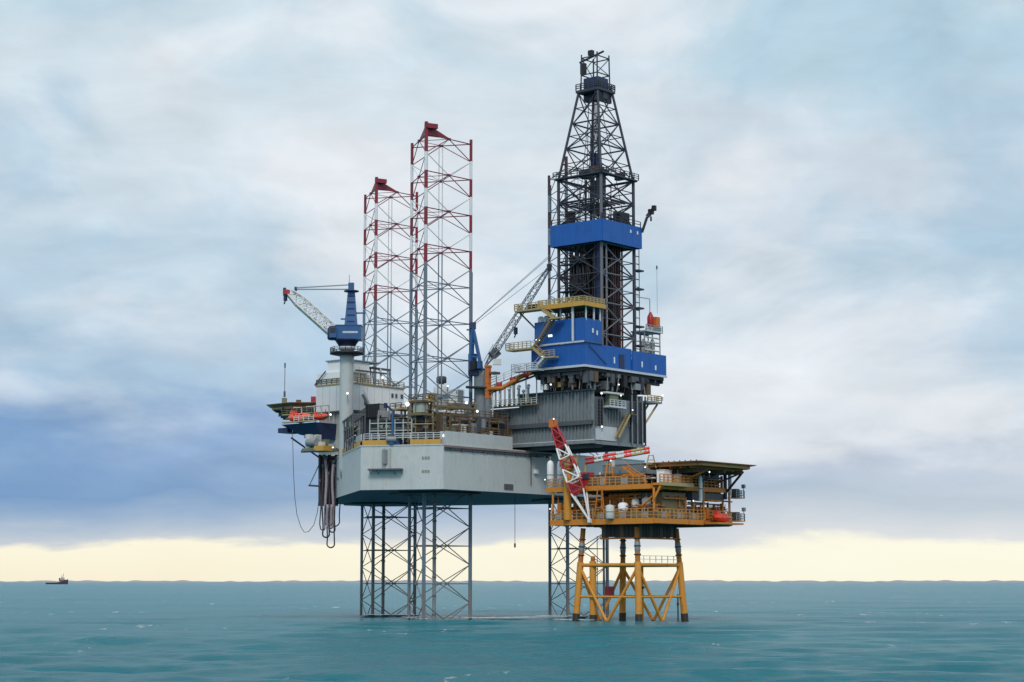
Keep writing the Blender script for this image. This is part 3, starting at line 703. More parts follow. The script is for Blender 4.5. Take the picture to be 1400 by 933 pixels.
    for s, q, z, a, b, c_ in ((4.4, 2.2, 76.6, 1.6, 3.2, 2.2), (-4.2, -2.5, 77.0, 1.2, 1.4, 2.6), (3.4, -3.6, 77.4, 1.0, 1.0, 2.0), (-3.6, 3.6, 62.0, 1.6, 1.6, 3.5), (-2.0, -4.2, 63.5, 2.2, .8, 2.0), (-4.0, -1.6, 57.0, 1.4, 2.0, 3.0)):
        rbox('equipment', t, 'black', DS + s - a / 2, DS + s + a / 2, q - b / 2, q + b / 2, z - c_ / 2, z + c_ / 2)
    for z in (56.5, 62.2, 67.5):
        rbox('catwalk', t, 'derrick_steel', DS - 5.1, DS + 1.0, -5.0, -3.6, z, z + .18); railing(t, [W(DS - 5.1, -5.0, z + .18), W(DS + 1, -5.0, z + .18)], 'derrick_steel', 1.1, 1.5, r=.06, rails=2)
    # crown
    cb = rbox('crown_deck', t, 'derrick_steel', DS - 2.75, DS + 2.75, -2.75, 2.75, 101.5, 102)
    railing(t, [dcorner(3, 102, 2.7), dcorner(0, 102, 2.7), dcorner(1, 102, 2.7), dcorner(2, 102, 2.7)], 'derrick_steel', 1.2, 1.1, r=.07)
    rbox('crown_block', t, 'navy', DS - 1.6, DS + 1.9, -1.7, 1.6, 102.05, 104.4); rbox('crown_beam', t, 'derrick_steel', DS - 2.4, DS + 2.4, -.7, .7, 100.1, 101.45); rbox('crown_beam', t, 'derrick_steel', DS + 1.5, DS + 2.2, -2.3, 2.3, 99.6, 101.4)
    for i in range(4):
        beam('crown_post', t, 'derrick_steel' , dcorner(i, 102, 2.0), dcorner(i, 109.2, 1.9), .15); j = (i + 1) % 4
        for z in (105.1, 108.5): beam('crown_girt', t, 'derrick_steel', dcorner(i, z, 1.95), dcorner(j, z, 1.95), .12)
        beam('crown_brace', t, 'derrick_steel', dcorner(i, 105.1, 1.95), dcorner(j, 108.5, 1.95), .09, 5)
    beam('gin_pole', t, 'black', W(DS - 2.4, -1.9, 107.7), W(DS + 2.4, -.4, 109.5), .2); rbox('gin_block', t, 'black', DS - 2.2, DS - 1.2, -2.0, -1.2, 105.3, 107.5)
    rbox('sheave', t, 'black', DS - .6, DS + .4, -1.6, -.8, 108.9, 109.9)
    # caged ladder tower down the right corner
    lx = lambda z, o: W(DS + 5.4, 6.2 + o, z)
    for o in (-.9, .3): beam('ladder_rail', t, 'derrick_light', lx(ZF, o), lx(71, o), .09, 5)
    for z in np.arange(48.5, 71, 1.5): rbox('ladder_rung', t, 'derrick_steel', DS + 5.3, DS + 5.5, 5.4, 6.5, z, z + .14)
    for z in (52, 55.7, 59.3, 63, 66.6): rbox('rest_platform', t, 'derrick_steel', DS + 4.8, DS + 6.2, 5.2, 7.0, z, z + .3)
    beam('lamp_pole', t, 'derrick_steel', dcorner(3, 75.3, 6.2), dcorner(3, 83.2, 6.2), .09); beam('stand_pipe', t, 'derrick_light', W(DS + 5.3, -3.9, ZF), W(DS + 5.3, -3.9, 71), .15)
    beam('stand_pipe', t, 'white', W(DS + 4.4, -2.6, 55), W(DS + 4.4, -2.6, 70.6), .14)
    for i in range(18):                                 # service loops and hoses sagging inside the left half
        s0_, q0 = rng.uniform(-4.6, 2), rng.uniform(-4.8, -.5); z0_ = rng.uniform(66, 71); sag = rng.uniform(6, 14); w_ = rng.uniform(1.5, 4)
        tubemesh('service_hose', t, 'black', [W(DS + s0_ + w_ * u, q0 + .8 * math.sin(3 * u), z0_ - sag * math.sin(math.pi * u ** .8)) for u in np.linspace(0, 1, 13)], .17, 5)
    for i in range(10):
        q0 = -4.8 + i * .5; z0_ = rng.uniform(76, 79); beam('cable', t, 'derrick_steel', W(DS + rng.uniform(-4.5, 4.5), rng.uniform(-4.5, 4.5), z0_), W(DS + rng.uniform(-2, 2), rng.uniform(-2, 2), rng.uniform(92, 99.9)), .07, 5)
    for i in range(30):
        s_, q_ = rng.uniform(-4.8, 4.8), rng.uniform(-4.8, 4.8); beam('pipe', t, rng.choice(['derrick_steel', 'black', 'pipe_maroon']), W(DS + s_, q_, ZF), W(DS + s_, q_, rng.choice([60, 70, 70, 84])), .11, 5)
    bar('back_panel', t, 'pipe_maroon', W(DS - 4.9, -1.0, 60), W(DS - 4.9, 4.9, 60), .1, 20)
build_derrick()
# ------------------------------------------------------------------ small builders
def floodlight(p, label, warm=False, r=.42, aim=None):
    p = Vector(p); r = r * .52; t = thing('floodlight', label, 'floodlight', p, 'lit floodlights on the rig')
    aim = (CAMP - p).normalized() if aim is None else aim
    aim = Vector((aim.x, aim.y, -.12)).normalized()
    m = 'lamp_warm' if warm else 'lamp_glow'
    beam('housing', t, 'dark_steel', p - aim * .55, p, r * .8, 10); beam('lens', t, m, p, p + aim * .10, r, 10)
    beam('bracket', t, 'dark_steel', p - aim * .3 - Vector((0, 0, 1.0)), p - aim * .3, .07, 5)
def container(label, m, c_, size, ang=ANG, group=None, rib=True):
    c_ = Vector(c_); t = thing('cargo_container', label, 'container', c_, group); l, w, h = size
    b = box('body', t, m, c_ + Vector((0, 0, h / 2)), (l, w, h), ang)
    R = Matrix.Rotation(ang, 3, 'Z')
    for i in range(int(l / .6)):
        x = -l / 2 + .3 + i * (l - .6) / max(1, int(l / .6) - 1)
        for sy in (-1,): box('rib', t, m, c_ + R @ Vector((x, sy * (w / 2 + .04), h / 2)), (.18, .07, h * .9), ang)
    for x in (-1, 1):
        for y in (-1, 1): box('corner_post', t, m, c_ + R @ Vector((x * (l / 2 + .003), y * (w / 2 + .003), h / 2)), (.2, .2, h + .06), ang)
    box('door', t, 'steel', c_ + R @ Vector((l / 2 + .04, 0, h / 2)), (.06, w * .8, h * .85), ang)
    return t
def tank(label, m, base, r, h, name='storage_tank', band='steel'):
    t = thing(name, label, 'tank', base)
    lathe('shell', t, m, base, [(r * .9, 0), (r, .1), (r, h * .85), (r * .8, h * .95), (r * .25, h)], 14)
    lathe('band', t, band, Vector(base) + Vector((0, 0, h * .45)), [(r * 1.02, 0), (r * 1.04, .06), (r * 1.04, .16), (r * 1.02, .2)], 14)
    beam('vent', t, band, Vector(base) + Vector((0, 0, h * .97)), Vector(base) + Vector((0, 0, h + .7)), .09)
    return t
def lifeboat(label, c_, length, ang, m, m2):
    c_ = Vector(c_); t = thing('lifeboat', label, 'lifeboat', c_, 'enclosed orange lifeboats'); R = Matrix.Rotation(ang, 3, 'Z')
    def sect(prof, mm, name):
        v = []; f = []; n = 10; xs = np.linspace(-1, 1, 11)
        for x in xs:
            k2 = max(.06, (1 - abs(x) ** 2.6)) ** .6; lift = .28 * abs(x) ** 2
            for j in range(n):
                a = math.pi * j / (n - 1); v.append(c_ + R @ Vector((x * length / 2, math.cos(a) * length * .17 * k2, prof * math.sin(a) * length * .15 * (k2 if prof > 0 else k2) + lift * (1 if prof < 0 else .4) + length * .15)))
        for i in range(10):
            for j in range(n - 1):
                q = (i * n + j, i * n + j + 1, (i + 1) * n + j + 1, (i + 1) * n + j); f.append(q if prof > 0 else q[::-1])
        return mesh(name, t, mm, v, f, smooth=True)
    sect(-1, m2, 'hull'); cn = sect(1, m, 'canopy')
    box('conning_tower', t, m, c_ + R @ Vector((-length * .28, 0, length * .32)), (length * .16, length * .14, length * .12), ang)
    for x in (-.1, .05, .2):
        for sy in (-1, 1): box('window', cn, 'glass', c_ + R @ Vector((x * length, sy * length * .145, length * .235)), (length * .06, .06, length * .035), ang)
    box('fender', t, 'tan', c_ + R @ Vector((0, 0, length * .155)), (length * .9, length * .30, .10), ang)
    for x in (-.33, .33): beam('lifting_hook', t, 'dark_steel', c_ + R @ Vector((x * length, 0, length * .25)), c_ + R @ Vector((x * length, 0, length * .48)), .06)
    return t
def lattice_boom(t, p, q, w0, w1, mats, n, r=.10, side=None, tip=.5, name='boom', taper_lo=True):
    """four-chord lattice boom from heel p to tip q; the bays take the colours of mats in turn"""
    p = Vector(p); q = Vector(q); x = (q - p).normalized(); y = (side or Vector((0, 0, 1)).cross(x)).normalized(); z = x.cross(y)
    ln = (q - p).length
    def wid(u):
        if u < .14 and taper_lo: return (.25 + .75 * u / .14)
        if u > .78: return 1 - (u - .78) / .22 * (1 - tip)
        return 1
    def pt(u, i): k2 = wid(u); return p + x * ln * u + y * (w0 / 2 * k2 * (1, 1, -1, -1)[i]) + z * (w1 / 2 * k2 * (1, -1, -1, 1)[i])
    for b in range(n):
        u0, u1 = b / n, (b + 1) / n; m = mats[min(len(mats) - 1, int(b * len(mats) / n))]
        for i in range(4):
            j = (i + 1) % 4
            beam('boom_chord', t, m, pt(u0, i), pt(u1, i), r, 6)
            beam('boom_lacing', t, m, pt(u0, i), pt(u1, j), r * .7, 5) if b % 2 else beam('boom_lacing', t, m, pt(u1, i), pt(u0, j), r * .7, 5)
            if b: beam('boom_lacing', t, m, pt(u0, i), pt(u0, j), r * .6, 5)
    return pt
def hook_block(t, p, drop):
    beam('hoist_line', t, 'dark_steel', p, p - Vector((0, 0, drop)), .05, 5); hb = box('hook_block', t, 'navy', p - Vector((0, 0, drop + .6)), (.6, .5, 1.3))
    beam('hook', hb, 'black', p - Vector((0, 0, drop + 1.2)), p - Vector((.25, 0, drop + 1.9)), .14)

# ------------------------------------------------------------------ living quarters at the bow
def build_quarters():
    t = thing('living_quarters', 'white windowed living quarters block at the bow behind the blue crane', 'quarters', W(-36, -6, ZD))
    s0, s1, t0, t1 = -41.6, -31.2, -13.2, 2.2
    rbox('base_storey', t, 'off_white', s0 + .5, s1 - 1.0, t0 + .5, -9.4, ZD + .02, 41.6)
    rbox('base_storey', t, 'dark_steel', s0 + .5, s1 - 3.0, -9.39, t1 - .4, ZD + .02, 41.5)
    rbox('main_wall', t, 'white', s0, s1, t0, t1, 41.9, 47.3)
    for q in np.arange(t0 + 2.2, t1, 2.2): rbox('panel_joint', t, 'off_white', s1 + .001, s1 + .05, q - .05, q + .05, 41.95, 47.2)
    for s in np.arange(s0 + 2, s1, 2.0): rbox('panel_joint', t, 'off_white', s - .05, s + .05, t0 - .05, t0 - .001, 41.95, 47.2)
    rbox('edge_deck', t, 'dark_steel', s0 - .4, s1 + .6, t0 - .6, t1 + .5, 41.55, 41.88)
    rbox('roof', t, 'tan', s0 - .2, s1 + .25, t0 - .2, t1 + .2, 47.31, 47.55)
    railing(t, [W(s0, t0, 47.55), W(s1, t0, 47.55), W(s1, t1, 47.55)], 'tan_dark', 1.1, 1.6)
    for q, z, w in ((-1.6, 45.7, .5), (-.4, 45.7, .45), (1.2, 45.7, .6), (-9.6, 43.6, .35)):
        wn = rbox('window', t, 'glass', s1 + .06, s1 + .1, q, q + w, z - .4, z + .35)
        rbox('frame', wn, 'steel', s1 + .055, s1 + .085, q - .1, q + w + .1, z - .5, z + .45)
    rbox('upper_storey', t, 'white', s0, s0 + 7.0, t0 + .1, -4, 47.56, 50.0); rbox('upper_storey', t, 'white', s0 + 2.6, s0 + 8.2, t0 + .6, -6, 50.02, 52.3)
    rbox('upper_roof', t, 'steel', s0 + 2.3, s0 + 8.6, t0 + .3, -3.0, 52.31, 52.55)
    for s, q in ((-33.5, -9), (-34.5, -6), (-33.0, -3.0)): beam('roof_pipe', t, 'off_white', W(s, q, 47.5), W(s, q, 51.3), .18); 
    rbox('roof_gantry', t, 'dark_steel', -35, -34.4, -10.5, 1.5, 51.3, 51.7); rbox('roof_gantry', t, 'dark_steel', -33, -32.6, -10.5, -1.5, 50.2, 50.5)
    for q in (-10.3, -7.3, -4.3, -1.3, 1.3): beam('gantry_post', t, 'dark_steel', W(-34.7, q, 47.5), W(-34.7, q, 51.4), .14); beam('gantry_brace', t, 'steel', W(-34.7, q, 51.2), W(-34.7, q + 1.6, 47.8), .08)
    # outside stair on the stern wall
    a, b = W(s1 + .8, -10.9, 45.2), W(s1 + .8, -8.4, 41.9); bar('stair_stringer', t, 'steel', a, b, .6, .3); bar('handrail', t, 'steel', a + Vector((0, 0, 1)), b + Vector((0, 0, 1)), .07, .07)
    # slanted wind brace at the port bow corner
    bar('wind_brace', t, 'dark_steel', W(s0 - .2, t0 - .3, 47.6), W(s0 + 3, t0 - .3, 50.3), .12, .25)
    for s in (-40, -36.5, -33): beam('support_post', t, 'off_white', W(s, t0 + .2, 36), W(s, t0 + .2, 41.5), .2)
build_quarters()

def build_helideck():
    c_ = W(-51.6, -4.2, 0); z = 44.2; t = thing('rig_helideck', 'dark edged helicopter deck sticking out beyond the white quarters', 'helideck', (c_.x, c_.y, 40))
    R = 9.0; pts = [(c_.x + R * math.cos(math.radians(22.5 + 45 * i)), c_.y + R * math.sin(math.radians(22.5 + 45 * i))) for i in range(8)]
    prism('pad', t, 'dark_steel', pts, z - .45, z)
    rim = [(c_.x + (R + 1.5) * math.cos(math.radians(22.5 + 45 * i)), c_.y + (R + 1.5) * math.sin(math.radians(22.5 + 45 * i))) for i in range(8)]
    for i in range(8):
        a, b = rim[i], rim[(i + 1) % 8]; p, q = pts[i], pts[(i + 1) % 8]
        mesh('safety_net', t, 'heli_tan', [(*p, z - .1), (*q, z - .1), (*b, z + .25), (*a, z + .25), (*p, z - .16), (*q, z - .16), (*b, z + .19), (*a, z + .19)], [(0, 1, 2, 3), (7, 6, 5, 4), (3, 2, 6, 7)])
        bar('edge_beam', t, 'heli_tan', Vector((*p, z - .65)), Vector((*q, z - .65)), .3, .38)
    for k2 in range(5):
        x = -6 + 3 * k2; bar('joist', t, 'dark_steel', Vector((c_.x + x, c_.y - 7, z - 1.0)), Vector((c_.x + x, c_.y + 7, z - 1.0)), .25, .9)
    for k2 in range(3): bar('girder', t, 'dark_steel', Vector((c_.x - 7, c_.y - 4 + 4 * k2, z - 1.9)), Vector((c_.x + 8, c_.y - 4 + 4 * k2, z - 1.9)), .3, .8)
    for dx, dy in ((-4, -3), (-4, 3), (2, -3)): beam('support_strut', t, 'dark_steel', (c_.x + dx, c_.y + dy, z - 2), W(-45, -6 + dy * .4, 35), .2)
    rbox('catwalk', t, 'tan', -52, -43, -13.0, -11.6, 41.9, 42.15); railing(t, [W(-52, -13, 42.15), W(-43, -13, 42.15)], 'olive', 1.1, 1.4)
    for dx, h in ((-5.5, 1.4), (-2.5, 1.0), (.6, 1.7), (2.4, .9), (4.4, 1.5)):
        box('deck_equipment', t, random.choice(['dark_steel', 'brown', 'olive', 'boom_red']), (c_.x + dx, c_.y - 6.5, z + h / 2), (1.0, .8, h), 0)
build_helideck()
def build_mast():
    p = atY(389, 543, 398); t = thing('antenna_mast', 'thin whip antenna mast standing on the rig helideck edge', 'antenna', p)
    beam('base', t, 'dark_steel', p, p + Vector((0, 0, 1.2)), .22); beam('pole', t, 'steel', p + Vector((0, 0, 1.2)), p + Vector((0, 0, 6.2)), .09); beam('tip', t, 'dark_steel', p + Vector((0, 0, 6.2)), p + Vector((0, 0, 7.2)), .16)
build_mast()

# lifeboats and their launching platform below the quarters
def build_davit():
    t = thing('lifeboat_davit', 'dark overhanging launching frame under the orange lifeboats on the port bow', 'davit', W(-42, -16, 35))
    s0, s1 = -46.2, -36.0
    v = [W(s0, -18.6, 39.3), W(s1, -18.6, 39.3), W(s1, -12.5, 39.3), W(s0, -12.5, 39.3), W(s0 + 3.4, -16.6, 37.2), W(s1 - .3, -16.6, 36.0), W(s1 - .3, -12.5, 36.0), W(s0 + 3.4, -12.5, 37.2)]
    mesh('cradle', t, 'navy', v, [(0, 1, 2, 3), (7, 6, 5, 4), (0, 4, 5, 1), (1, 5, 6, 2), (2, 6, 7, 3), (3, 7, 4, 0)])
    rbox('gangway', t, 'tan', s0 + 1, s1 + .3, -19.4, -18.62, 39.5, 39.75)
    railing(t, [W(s0 + 4.5, -19.3, 39.75), W(s1, -19.3, 39.75)], 'off_white', 1.0, 1.5)
    for s in (-44.6, -40.8, -38.8, -36.6):
        beam('davit_arm', t, 'off_white', W(s, -14.0, 39.2), W(s + .3, -14.8, 43.0), .16); beam('davit_arm', t, 'off_white', W(s + .3, -14.8, 43.0), W(s + .3, -17.0, 42.8), .14)
    for s in (-46, -42, -38): beam('strut', t, 'dark_steel', W(s, -16.0, 36.8), W(s + 4, -11, 32.4), .2)
    rbox('bow_block', t, 'navy', s0 - 1.6, s0 + 1.2, -18.0, -14.0, 37.7, 38.7)
build_davit()
lifeboat('orange enclosed lifeboat at the outer end of the launching frame', W(-42.4, -17.0, 39.6), 6.8, ANG, 'boat_orange', 'boat_red')
lifeboat('orange enclosed lifeboat next to the grey crane pedestal', W(-36.4, -17.0, 39.8), 4.6, ANG, 'boat_orange', 'boat_red')

# ------------------------------------------------------------------ bow crane
def build_bow_crane():
    D = 374.0; b = atY(472.5, 655, D); t = thing('pedestal_crane', 'blue and white pedestal crane on a tall grey column at the left', 'crane', b)
    c_ = Vector((b.x, b.y, 0)); zt = atY(472.5, 484, D).z
    lathe('pedestal', t, 'hull_grey', (c_.x, c_.y, 27.4), [(.9, 0), (1.36, 2.0), (1.36, zt - 27.4 - 1.5), (1.5, zt - 27.4)], 20)
    ws = atY(476, 590, D)
    bar('ladder', t, 'dark_steel', Vector((c_.x + .4, c_.y - 1.4, 35.2)), Vector((c_.x + .4, c_.y - 1.4, 39.0)), .4, .1)
    lathe('ring_platform', t, 'black', (c_.x, c_.y, zt), [(2.2, -.35), (3.4, -.1), (3.4, .22), (1.2, .3)], 20)
    rl = [Vector((c_.x + 3.3 * math.cos(a), c_.y + 3.3 * math.sin(a), zt + .2)) for a in np.linspace(0, 2 * math.pi, 9)]
    railing(t, rl, 'dark_steel', 1.0, 1.3, r=.045)
    lathe('slew_ring', t, 'trim_pale', (c_.x, c_.y, zt + .3), [(1.3, 0), (1.3, .5), (1.75, .6), (1.6, 1.1)], 18)
    lathe('turntable', t, 'navy', (c_.x, c_.y, zt + 1.3), [(1.5, 0), (2.3, 1.2), (2.6, 1.5)], 16)
    zh = zt + 2.75
    ho = box('machinery_house', t, 'crane_blue', (c_.x + .4, c_.y, zh + 1.3), (5.0, 3.6, 2.7), 0); box('name_stripe', t, 'trim_pale', (c_.x + .75, c_.y - 1.83, zh + 1.35), (3.0, .05, .38), 0)
    box('house_roof', t, 'crane_blue', (c_.x + .4, c_.y, zh + 2.75), (5.2, 3.8, .2), 0)
    lathe('winch_drum', t, 'navy', (c_.x - 2.7, c_.y - .9, zh - .1), [(.9, 0), (1.15, .3), (1.15, 2.2), (.8, 2.7)], 14)
    cb = box('operator_cab', t, 'crane_blue', (c_.x - 2.6, c_.y - 1.9, zh + 1.2), (1.4, 1.5, 2.0), 0); box('window', cb, 'glass', (c_.x - 2.6, c_.y - 2.68, zh + 1.6), (1.1, .05, 1.0), 0)
    zm = zh + 2.8; hm = atY(478, 391, D).z
    v = []; 
    for w, z in ((1.25, zm), (.65, hm - .9)):
        for sx, sy in ((-1, -1), (1, -1), (1, 1), (-1, 1)): v.append((c_.x + .75 + sx * w, c_.y + sy * w * .8, z))
    mesh('mast', t, 'crane_blue', v, [(0, 1, 5, 4), (1, 2, 6, 5), (2, 3, 7, 6), (3, 0, 4, 7), (4, 5, 6, 7), (3, 2, 1, 0)])
    for z in np.arange(zm + .8, hm - 1, 1.3): box('mast_rung', t, 'navy', (c_.x + .75, c_.y - 1.05 + (z - zm) * .045, z), (1.5, .06, .18), 0)
    lathe('mast_platform', t, 'navy', (c_.x + .75, c_.y, hm - 1.3), [(1.0, 0), (1.5, .1), (1.5, .3), (.9, .4)], 12); box('mast_head', t, 'crane_blue', (c_.x + .7, c_.y, hm - .2), (1.1, 1.2, 1.5), 0)
    box('mast_walkway', t, 'crane_blue', (c_.x + 2.4, c_.y, zm + 2.6), (2.2, .8, .2), 0); box('mast_walkway', t, 'crane_blue', (c_.x - .6, c_.y, zm + 1.4), (1.4, .8, .2), 0)
    beam('aerial', t, 'steel', (c_.x + .3, c_.y, hm + .4), (c_.x + .3, c_.y, hm + 2.2), .06)
    heel = Vector((c_.x - 2.6, c_.y + .6, zh + 1.6)); tip = atY(396, 400, D - 2)
    pt = lattice_boom(t, heel, tip, 1.5, 2.1, ['boom_white'] * 3, 9, .17, tip=.6, taper_lo=False)
    bar('boom_walkway', t, 'boom_white', heel.lerp(tip, .05) - Vector((.25, 0, .7)), heel.lerp(tip, .8) - Vector((.25, 0, .7)), .6, .4)
    hd = atY(389, 399, D - 2); bar('boom_head', t, 'boom_red', tip, hd, .8, .9); box('sheave', t, 'pipe_maroon', hd, (.5, .7, 1.5), .3)
    box('pendant_anchor', t, 'navy', tip + Vector((1.2, 0, .7)), (.5, .5, .8), 0)
    for dy in (-.4, .4):
        beam('pendant', t, 'steel', tip + Vector((1.2, dy, .9)), Vector((c_.x + .5, c_.y + dy, hm + .2)), .06, 5); beam('pendant', t, 'steel', tip + Vector((1.2, dy, .6)), Vector((c_.x + .5, c_.y + dy, hm - .7)), .06, 5)
    hook_block(t, hd + Vector((.2, 0, 0)), .6)
    box('bracket', t, 'hull_grey', (c_.x + .2, c_.y + 1.8, 29.5), (1.8, 2.0, 4.2), 0)
build_bow_crane()

# ------------------------------------------------------------------ hanging hoses at the port bow
def build_hoses():
    D = 384.0; t = thing('hose_rack', 'tall dark hose rack hanging down the port bow beside the crane column', 'rack', atY(448, 690, D))
    for px in (437.5, 443, 450.5, 460): p, q = atY(px, 622, D), atY(px, 692, D); bar('upright', t, 'hose', p, q, .5, .45)
    for py in (626, 645, 664, 690): bar('cross_bar', t, 'navy', atY(436, py, D + .5), atY(462, py, D + .5), .3, .35)
    bar('back_plate', t, 'hose', atY(436.5, 657, D + 1.2), atY(462, 657, D + 1.2), .15, 9.9)
    bar('outrigger', t, 'dark_steel', atY(422, 664, D - 2), atY(438, 665, D), .2, .35); beam('outrigger_stay', t, 'dark_steel', atY(423, 664, D - 2), atY(437, 634, D), .10)
    bar('outrigger', t, 'dark_steel', atY(460, 654, D - 6), atY(470, 660, D - 6), .3, .4)
    rbox('head_tray', t, 'toe_yellow', -33.5, -30.8, -21.5, -18.8, 33.2, 34.2)
    loops = [(441, 640, 446, 735, .17, 'hose', 'dark hose loop hanging lowest on the outer edge of the hose rack'), (445.5, 628, 449, 718, .30, 'hose_pale', 'pale pink hose dropping down the left of the hose rack'),
             (447, 640, 453, 749, .15, 'hose', 'long dark hose loop reaching lowest below the hose rack'), (455, 634, 452, 722, .28, 'hose_pale', 'pale pink hose dropping down the right of the hose rack'),
             (458, 640, 455, 728, .15, 'hose', 'dark hose loop crossing over the others under the rack'), (450, 650, 460, 720, .13, 'hose', 'thin dark hose curling under the right side of the rack'), (438, 660, 440, 725, .13, 'hose', 'thin dark hose at the left edge below the rack')]
    for x0, y0, x1, y1, r, m, lb in loops:
        pts = []
        for u in np.linspace(0, 1, 27):
            a = u * math.pi
            rr = abs(x1 - x0) * .5 + 2.2; sg = 1 if x1 > x0 else -1; xm = x0 + sg * rr
            if u < .5: x = x0 + .8 * math.sin(u * 14 + x0); y = y0 + (y1 - rr - y0) * (u / .5)
            elif u < .8: b = (u - .5) / .3 * math.pi; x = xm - sg * rr * math.cos(b); y = y1 - rr + rr * math.sin(b)
            else: x = xm + sg * rr + .5 * math.sin(u * 20); y = y1 - rr - (y1 - rr - 690) * (u - .8) / .2
            pts.append(atY(x, y, D - .8 - 1.0 * u))
        hz = thing('hanging_hose', lb, 'hose', pts[0], 'hoses hanging from the port bow'); tubemesh('hose_body', hz, m, pts, r); beam('coupling', hz, 'dark_steel', pts[0], pts[0] + Vector((0, 0, .7)), r * 1.6, 8)
    D2 = 388.0; pts = [atY(x, y, D2) for x, y in ((400, 592), (401, 640), (403, 680), (406, 704), (411, 720), (416, 728), (422, 727), (429, 718), (434, 700), (437, 672), (437.5, 655))]
    hz = thing('hanging_hose', 'long thin cable sagging in a wide loop below the lifeboats', 'hose', pts[0], 'hoses hanging from the port bow'); tubemesh('hose_body', hz, 'dark_steel', pts, .07); beam('coupling', hz, 'dark_steel', pts[0], pts[0] + Vector((0, 0, .5)), .12)
    pts = [atY(420, 600, 386), atY(420.5, 640, 386), atY(421, 690, 386), atY(416, 760, 386)]
    a, b = atY(704, 690, 372), atY(704, 746, 372); hz = thing('drop_line', 'single thin line hanging straight down from the hull underside', 'cable', a); beam('line', hz, 'dark_steel', a + Vector((0, 0, 1.5)), b, .06); box('weight', hz, 'dark_steel', b, (.25, .25, .8))
    # pale machinery heap on the bow corner above the rack
    g = thing('mooring_winch', 'pale cluttered mooring winch at the bow corner above the hose rack', 'winch', W(-33, -20, 33))
    rng = random.Random(2)
    rbox('bed', g, 'olive', -37.5, -32.0, -21.0, -16.5, 33.3, 33.9)
    for i in range(9):
        s, q = rng.uniform(-37, -32.5), rng.uniform(-20.5, -17); rbox('housing', g, rng.choice(['pale_green', 'off_white', 'olive', 'steel']), s - .6, s + .6, q - .5, q + .5, 33.9, 33.9 + rng.uniform(.7, 2.8))
    beam('drum', g, 'steel', W(-36, -20.8, 35), W(-33.4, -20.8, 35), .8, 12); beam('wire_guide', g, 'dark_steel', W(-38.5, -20, 33.4), W(-33, -21.4, 33.2), .3)
build_hoses()

# ------------------------------------------------------------------ deck crane between near leg and drill floor
def build_deck_crane():
    D = 361.0; b = atY(658, 580, D); c_ = Vector((b.x, b.y, 0)); t = thing('deck_crane', 'dark blue A-frame crane with long raised boom left of the drill floor', 'crane', (b.x, b.y, ZD))
    z1 = atY(658, 508, D).z
    lathe('pedestal', t, 'cantilever_grey', (c_.x, c_.y, ZD + .02), [(1.45, 0), (1.4, .5), (1.4, z1 - ZD - 1), (1.6, z1 - ZD)], 18)
    pbox('turntable', t, 'navy', 640, 664, 504, 514, D); ho = pbox('machinery_house', t, 'crane_blue', 640, 652, 484, 505, D + .6)
    pbox('winch', t, 'black', 642, 656, 494, 506, D - 1.2)
    top = atY(646.5, 447, D)
    for px, dy in ((642.5, -1), (645, 1), (658, -1), (659, 1)): bar('a_frame_leg', t, 'crane_blue', atY(px, 506, D + dy), top + Vector((0, dy * .35, 0)), .5, .5)
    for py in (470, 488): bar('a_frame_tie', t, 'crane_blue', atY(645.5, py, D - .7), atY(648 + (py - 447) * .17, py, D - .7), .25, .25)
    box('a_frame_head', t, 'navy', top + Vector((0, 0, .2)), (1.2, 1.3, 1.2), 0); box('head_step', t, 'crane_blue', top + Vector((-.8, 0, -.6)), (.8, .8, .2), 0)
    heel = atY(664, 500, D - .5); tip = atY(751, 366, D - 4)
    lattice_boom(t, heel, tip, 1.0, 1.1, ['steel', 'steel', 'leg_steel', 'leg_steel'], 16, .085, tip=.45)
    box('boom_gantry', t, 'dark_steel', heel.lerp(tip, .1) + Vector((.5, 0, .4)), (1.8, 1.0, 1.6), .4, Matrix.Rotation(-.7, 4, 'Y')); box('boom_winch', t, 'off_white', heel.lerp(tip, .08) + Vector((1.2, -.6, -.9)), (1.6, .8, 1.1), 0)
    bar('boom_rest', t, 'steel', heel.lerp(tip, .03) + Vector((-.7, 0, .3)), heel.lerp(tip, .17) + Vector((-.6, 0, .9)), .1, .1)
    for dy in (-.4, .4): beam('pendant', t, 'steel', top + Vector((0, dy, .6)), atY(752, 350 + dy * 3, D - 4), .055, 5)
    beam('pendant', t, 'steel', top + Vector((0, 0, .2)), tip, .05, 5)
    box('boom_head', t, 'black', tip, (.7, .8, 1.3), .4); hook_block(t, atY(705, 437, D - 2.5) , 1.6)
    cb = pbox('operator_cab', t, 'crane_blue', 652, 660, 494, 504, D - 2.2); bar('service_ring', t, 'black', atY(637, 529.5, D - 1.5), atY(672, 531, D - 1.5), 2.6, .25)
build_deck_crane()
